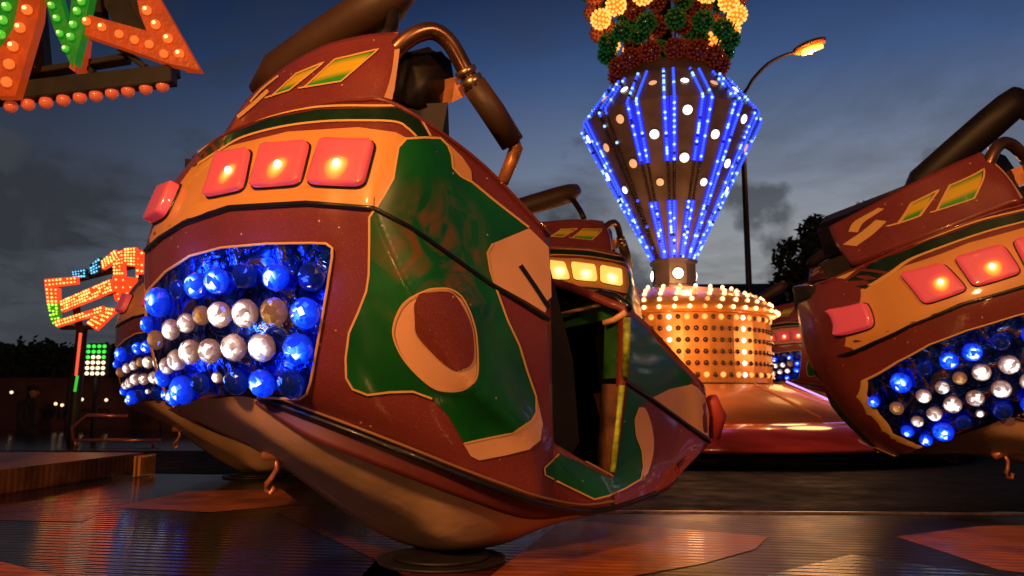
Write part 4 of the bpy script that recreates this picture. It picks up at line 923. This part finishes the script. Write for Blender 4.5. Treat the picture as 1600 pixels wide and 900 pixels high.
# ================================================================== STREET LAMP
SY = 17.0; q = AT(1170, 440, SY)
def street_lamp(loc, label, mirror=1, rz=0., power=60, far=True):
    t_ = thing('street_lamp', loc, label, 'street lamp', 'sodium street lamps'); t_.rotation_euler.z = rz
    bx = loc.x if far else 0
    bm = bmesh.new()
    def lp3(px, py): v_ = AT(px, py, SY); return Vector((v_.x-q.x, 0, v_.z))
    bm_tube(bm, [(0, 0, 0), (0, 0, 1.2)], .11, 14); bm_tube(bm, [(0, 0, 1.2), (0, 0, lp3(1165, 148).z)], [.075, .055], 14); frombm('pole', bm, iron, t_, True)
    pts = [tuple(lp3(*p)) for p in ((1167, 152), (1168, 138), (1178, 122), (1200, 100), (1222, 88), (1242, 82))]; pts[0] = (0, 0, pts[0][2])
    bm = bmesh.new(); bm_tube(bm, catmull(pts, 4), .038, 10); frombm('arm', bm, iron, t_, True)
    a_, b_ = lp3(1240, 83), lp3(1292, 63); d_ = (b_-a_); ang = math.atan2(d_.z, d_.x)
    bm = bmesh.new(); bm_sphere(bm, (a_+b_)/2+Vector((0, 0, .05)), d_.length/2, 3, scale=(1, .42, .22)); bmesh.ops.rotate(bm, verts=bm.verts, cent=(a_+b_)/2, matrix=Matrix.Rotation(-ang, 3, 'Y'))
    hd = frombm('lamp_head', bm, mat('lamp_housing', (.35, .12, .05), .4), t_, True)
    bm = bmesh.new(); bm_sphere(bm, (a_+b_)/2+Vector((-.02, 0, -.015)), d_.length*.47, 3, scale=(1, .40, .22)); bmesh.ops.rotate(bm, verts=bm.verts, cent=(a_+b_)/2, matrix=Matrix.Rotation(-ang, 3, 'Y'))
    frombm('lens', bm, mat('sodium_lens', (1, .3, .06), .3, emit=(1, .11, .008), es=1.5), hd, True)
    bm = bmesh.new(); bm_tube(bm, [a_.lerp(b_, .22)+Vector((0, -.06, -.11)), a_.lerp(b_, .82)+Vector((0, -.06, -.11))], .05, 12); bm_sphere(bm, a_.lerp(b_, .5)+Vector((0, 0, -.115)), .06, 2); frombm('discharge_tube', bm, mat('sodium_tube', (1, .8, .4), .3, emit=(1, .42, .06), es=4), hd, True)
    return t_, (a_+b_)/2
SL, hp = street_lamp(Vector((q.x, SY, 0)), 'tall street lamp with curved arm and glowing orange head beside the tower')
# unseen street lamps, added behind the camera to account for the warm light
KEY = [((-4.2, -3.0), R(-90), 1), ((3.5, -5.5), R(-90), 1)]
for i, ((x_, y_), rz_, _) in enumerate(KEY):
    c = copy_tree(SL); c.location = (x_, y_, -1.2); c.rotation_euler.z = R(60 if i == 0 else 110)
    c['label'] = ['added unseen street lamp behind the photographer, nearer of two', 'added unseen street lamp behind the photographer, farther of two'][i]
def light(name, loc, e_, col, rad, parent=None):
    ld = bpy.data.lights.new(name, 'POINT'); ld.energy = e_; ld.color = col; ld.shadow_soft_size = rad
    if name == 'tower_glow': ld.specular_factor = .15
    o = bpy.data.objects.new(name, ld); COL.objects.link(o); o.location = loc
    if parent: o.parent = parent
    return o
light('lamp_light', (-2.4, -1.2, 4.6), 1000, (1, .42, .12), .22)  # key light added high at left, behind the camera
light('lamp_light', (2.0, -2.4, 4.6), 520, (1, .43, .16), .22)  # second key light added high at right, behind the camera
# flood lamp added out of view to brighten the car's underside
fl = thing('added_flood_lamp', (-1.3, -2.2, 0), 'flood lamp added as low fill, unseen behind the photographer', 'flood lamp')
bm = bmesh.new(); bm_tube(bm, [(0, 0, 0), (0, 0, 1.3)], .025, 10); bm_box(bm, (0, 0, .02), (.4, .4, .04)); frombm('stand', bm, iron, fl)
bm = bmesh.new(); bm_box(bm, (0, 0, 1.4), (.36, .12, .26), bev=.01); frombm('housing', bm, iron, fl)
bm = bmesh.new(); bm_box(bm, (0, .065, 1.4), (.32, .01, .22)); frombm('lens', bm, mat('added_fill_lens', (1, .8, .5), .3, emit=(1, .5, .2), es=6), fl)
light('added_fill_light', (-1.3, -2.0, 1.2), 60, (1, .42, .16), .12)  # low fill added for the underside
light('lamp_light', SL.location+hp+Vector((0, -.1, -.3)), 160, (1, .3, .06), .15)
# light given by the tower's hundreds of bulbs
for k in range(6):
    a_ = 2*math.pi*k/6+.4; light('tower_glow', (TX+1.9*math.cos(a_), TY+1.9*math.sin(a_), PZ+zr(540)), 26, (1, .45, .14), .3)
light('tower_glow', (TX, TY-.9, PZ+zr(440)), 14, (1, .5, .2), .1)

# ================================================================== LIT SIGN TOP LEFT
GY = 4.6
g0 = AT(150, 150, GY)
SG_ = thing('star_sign', g0, 'lit sign of orange arrow and green zigzag strips in a dark frame', 'light sign')
orp = mat('orange_sign', (.26, .035, .008), .4, noise=(9, .5), bump=(30, .3)); orp.node_tree.nodes['Principled BSDF'].inputs['Emission Color'].default_value = (1, .1, .01, 1); orp.node_tree.nodes['Principled BSDF'].inputs['Emission Strength'].default_value = .28
grp = mat('green_sign', (.01, .11, .012), .35, noise=(9, .5), bump=(30, .3)); grp.node_tree.nodes['Principled BSDF'].inputs['Emission Color'].default_value = (.02, .4, .02, 1); grp.node_tree.nodes['Principled BSDF'].inputs['Emission Strength'].default_value = .3
cap_o = mat('orange_cap', (.5, .09, .03), .2, coat=.6, emit=(1, .20, .03), es=.9); cap_g = mat('green_cap', (.1, .8, .1), .2, coat=.6, emit=(.08, .7, .05), es=.5)
hot_o = mat('hot_orange', (1, .8, .5), .3, emit=(1, .55, .18), es=3); hot_g = mat('hot_green', (.7, 1, .5), .3, emit=(.6, 1, .25), es=2.2)
cap_p = mat('pink_cap', (.8, .22, .12), .12, coat=.8, emit=(1, .12, .05), es=.22)
def sg(px, py, dy=0.): return AT(px, py, GY+dy)-g0
def plate(name, pts, m, dy=0., th=.07, parent=SG_):
    bm = bmesh.new(); a_ = [bm.verts.new(sg(x, y, dy)) for x, y in pts]; b_ = [bm.verts.new(sg(x, y, dy)+Vector((0, th, 0))) for x, y in pts]
    bm.faces.new(a_); bm.faces.new(b_[::-1])
    for i in range(len(a_)): bm.faces.new((a_[i], b_[i], b_[(i+1) % len(a_)], a_[(i+1) % len(a_)]))
    bmesh.ops.recalc_face_normals(bm, faces=bm.faces); return frombm(name, bm, m, parent)
def sbulb(px, py, r_, mc, mh, parent, dy=-.02, hot=True):
    bm = bmesh.new(); c_ = sg(px, py, dy); bm_sphere(bm, c_, r_, 2, 0, smooth=False)
    if hot: bm_sphere(bm, c_+Vector((0, -r_*.85, .0)), r_*.38, 2, 1)
    frombm('cap_bulb', bm, [mc, mh], parent, False)
s1 = plate('arrow_strip', [(213, -8), (246, -8), (312, 108), (285, 106), (233, 58), (218, 20)], orp, 0)
s2 = plate('arrow_strip', [(127, 20), (233, 49), (290, 95), (310, 109), (267, 100), (127, 52)], orp, -.03)
s3 = plate('green_strip', [(68, -10), (92, -10), (112, 60), (112, 104), (84, 45)], grp, -.02)
s4 = plate('green_strip', [(112, -10), (142, -10), (130, 48), (116, 100), (106, 60)], grp, -.05)
s5 = plate('orange_strip', [(27, -10), (63, -10), (60, 27), (24, 150), (-8, 150), (-5, 83)], orp, -.06)
s6 = plate('green_strip', [(-20, -10), (24, -10), (14, 40), (-20, 90)], grp, -.1)
plate('orange_strip', [(118, 56), (128, 52), (124, 90), (116, 112), (108, 106)], orp, -.0, .12)
for x, y in ((229, 16), (243, 38), (262, 60), (280, 84)): sbulb(x, y, .030, cap_o, hot_o, s1)
for x, y, hh in ((135, 33, 1), (159, 42, 1), (186, 53, 0), (210, 62, 0), (233, 69, 0), (256, 84, 0)): sbulb(x, y, .026, cap_o, hot_o, s2, -.05, bool(hh))
for x, y in ((80, 8), (88, 28), (93, 52), (102, 76)): sbulb(x, y, .022, cap_g, hot_g, s3, -.05)
for x, y in ((127, 2), (120, 17), (114, 38), (110, 57)): sbulb(x, y, .024, cap_g, hot_g, s4, -.08)
for x, y in ((42, 15), (31, 43), (20, 72), (14, 100), (10, 128)): sbulb(x, y, .032, cap_o, hot_o, s5, -.09, y < 80)
for x, y in ((10, 10), (4, 31), (1, 54)): sbulb(x, y, .028, cap_g, hot_g, s6, -.13)
for (x1_, y1_, x2_, y2_, w_, dy) in ((-30, 152, 272, 118, 30, .06), (40, 118, 200, 92, 10, .15), (120, 84, 150, 118, 8, .15), (185, 74, 232, 108, 9, .12), (262, 60, 270, 120, 18, .12), (150, -20, 156, 40, 22, .2), (30, 118, 60, 60, 14, .16), (200, -20, 262, 92, 16, .14), (60, 8, 70, 120, 16, .2), (170, -20, 215, 60, 40, .25)):
    bm = bmesh.new(); a_, b_ = sg(x1_, y1_, dy), sg(x2_, y2_, dy); d_ = b_-a_; ang = math.atan2(d_.z, d_.x)
    bm_box(bm, (a_+b_)/2, (d_.length, .10, w_/F*GY), Euler((0, -ang, 0)), bev=.004); frombm('frame_beam', bm, iron, SG_)
# deep box behind (its dark back is seen through the strips)
for x, y in ((17, 168), (44, 165), (72, 162), (99, 158), (125, 154), (150, 151), (175, 147), (200, 144), (228, 140), (254, 136)):
    bm = bmesh.new(); bm_sphere(bm, sg(x, y-2, .06), .040, 3, 0); frombm('under_bulb', bm, cap_p, SG_, True)
# support post so that the sign hangs from something
bm = bmesh.new(); bm_tube(bm, [sg(-60, 150, .3), Vector((sg(-60, 150, .3).x, sg(-60, 150, .3).y, -g0.z))], .08, 12); bm_tube(bm, [sg(-60, 60, .3), sg(60, 60, .3)], .04, 10); bm_tube(bm, [sg(-60, 150, .3), sg(-60, -60, .3)], .08, 12); frombm('mast', bm, iron, SG_, True)

# ================================================================== KIOSK SIGN LEFT
KY = 11.3; k0 = AT(150, 520, KY)
KS = thing('kiosk_sign', k0, 'jagged orange bulb-covered sign with blue and green corners on the slim pole', 'light sign')
ledsets = {'o': mat('led_orange', (1, .5, .2), .3, emit=(1, .30, .07), es=4), 'b': mat('led_cyan', (.3, .8, 1), .3, emit=(.12, .55, .9), es=1.6), 'g': mat('led_lime', (.6, 1, .2), .3, emit=(.45, .9, .08), es=1.8)}
plates = {'o': mat('sign_red', (.6, .05, .02), .4, emit=(1, .06, .01), es=1.1), 'b': mat('sign_blue', (.02, .08, .12), .4), 'g': mat('sign_green', (.05, .3, .02), .4, emit=(.1, .5, .01), es=.3)}
def kpanel(pts, kind, dy=0., nx_=8, ny_=3, th=.08, name='bulb_board'):
    f3 = lambda x, y, e=0.: AT(x, y, KY+dy)-k0+Vector((0, e, 0))
    bm = bmesh.new(); a_ = [bm.verts.new(f3(*p)) for p in pts]; b_ = [bm.verts.new(f3(*p, th)) for p in pts]; bm.faces.new(a_); bm.faces.new(b_[::-1])
    for i in range(4): bm.faces.new((a_[i], b_[i], b_[(i+1) % 4], a_[(i+1) % 4]))
    bmesh.ops.recalc_face_normals(bm, faces=bm.faces)
    for i in range(nx_):
        for j in range(ny_):
            u, v = (i+.5)/nx_, (j+.5)/ny_
            x = (pts[0][0]*(1-u)+pts[1][0]*u)*(1-v)+(pts[3][0]*(1-u)+pts[2][0]*u)*v; y = (pts[0][1]*(1-u)+pts[1][1]*u)*(1-v)+(pts[3][1]*(1-u)+pts[2][1]*u)*v
            if random.random() < .9: bm_sphere(bm, f3(x, y, -.012), random.uniform(.010, .019), 1, 1)
    frombm(name, bm, [plates[kind], ledsets[kind]], KS, False)
kpanel([(69, 436), (120, 432), (120, 443), (70, 449)], 'o', 0, 9, 2); kpanel([(70, 449), (91, 450), (91, 474), (73, 474)], 'o', 0, 3, 4)
kpanel([(73, 474), (91, 474), (92, 490), (76, 487)], 'g', 0, 3, 3); kpanel([(76, 490), (90, 486), (98, 508), (82, 508)], 'g', 0, 3, 3)
kpanel([(94, 470), (172, 436), (176, 455), (96, 487)], 'o', -.1, 20, 4); kpanel([(84, 502), (160, 478), (160, 488), (88, 511)], 'o', -.05, 16, 2)
kpanel([(135, 505), (162, 480), (185, 482), (150, 516)], 'o', .1, 6, 5)
kpanel([(112, 424), (134, 420), (134, 434), (114, 434)], 'b', .1, 5, 3); kpanel([(140, 414), (156, 402), (158, 424), (142, 430)], 'b', .12, 4, 4)
kpanel([(158, 408), (180, 390), (186, 402), (160, 421)], 'o', .15, 6, 4); kpanel([(176, 396), (192, 390), (194, 430), (177, 430)], 'o', .2, 4, 7)
kpanel([(194, 388), (212, 386), (212, 416), (194, 414)], 'o', .22, 4, 6); kpanel([(212, 390), (232, 392), (232, 440), (212, 436)], 'o', .3, 3, 5)
kpanel([(176, 430), (232, 436), (232, 452), (176, 456)], 'o', .3, 5, 2); kpanel([(176, 456), (236, 452), (236, 478), (180, 470)], 'o', .36, 4, 2)
bm = bmesh.new(); a_ = AT(86, 478, KY+.2)-k0; b_ = AT(240, 440, KY+.5)-k0; d_ = b_-a_
for e_ in (0, .35): bm_tube(bm, [a_+Vector((0, e_*.3, e_)), b_+Vector((0, e_*.3, e_))], .05, 8)
bm_tube(bm, [Vector((AT(112, 512, KY).x-k0.x, .2, zt2-k0.z)), AT(118, 470, KY+.2)-k0], .05, 8); frombm('sign_frame', bm, iron, KS, True)
# green and white light box
b0 = AT(150, 562, 12.5); LB = thing('light_box', b0, 'small green and white bulb cluster on a post between the slim pole and blue bulbs', 'light box')
bm = bmesh.new(); bm_box(bm, (0, .06, 0), (.34, .1, .52), bev=.02); frombm('case', bm, iron, LB)
lg = mat('led_green', (.2, 1, .2), .3, emit=(.03, .6, .05), es=1.5); lw = mat('led_warm', (1, .9, .7), .3, emit=(1, .75, .5), es=1.7)
for j in range(6):
    for i in range(4):
        bm = bmesh.new(); bm_sphere(bm, (-.125+i*.083, -.01, .21-j*.085), .03, 2); frombm('bulb', bm, lg if j < 2 or (j == 2 and i in (0, 3)) else lw, LB, True)
bm = bmesh.new(); bm_tube(bm, [(0, .06, -.25), (0, .06, -b0.z)], .04, 8); frombm('post', bm, iron, LB, True)
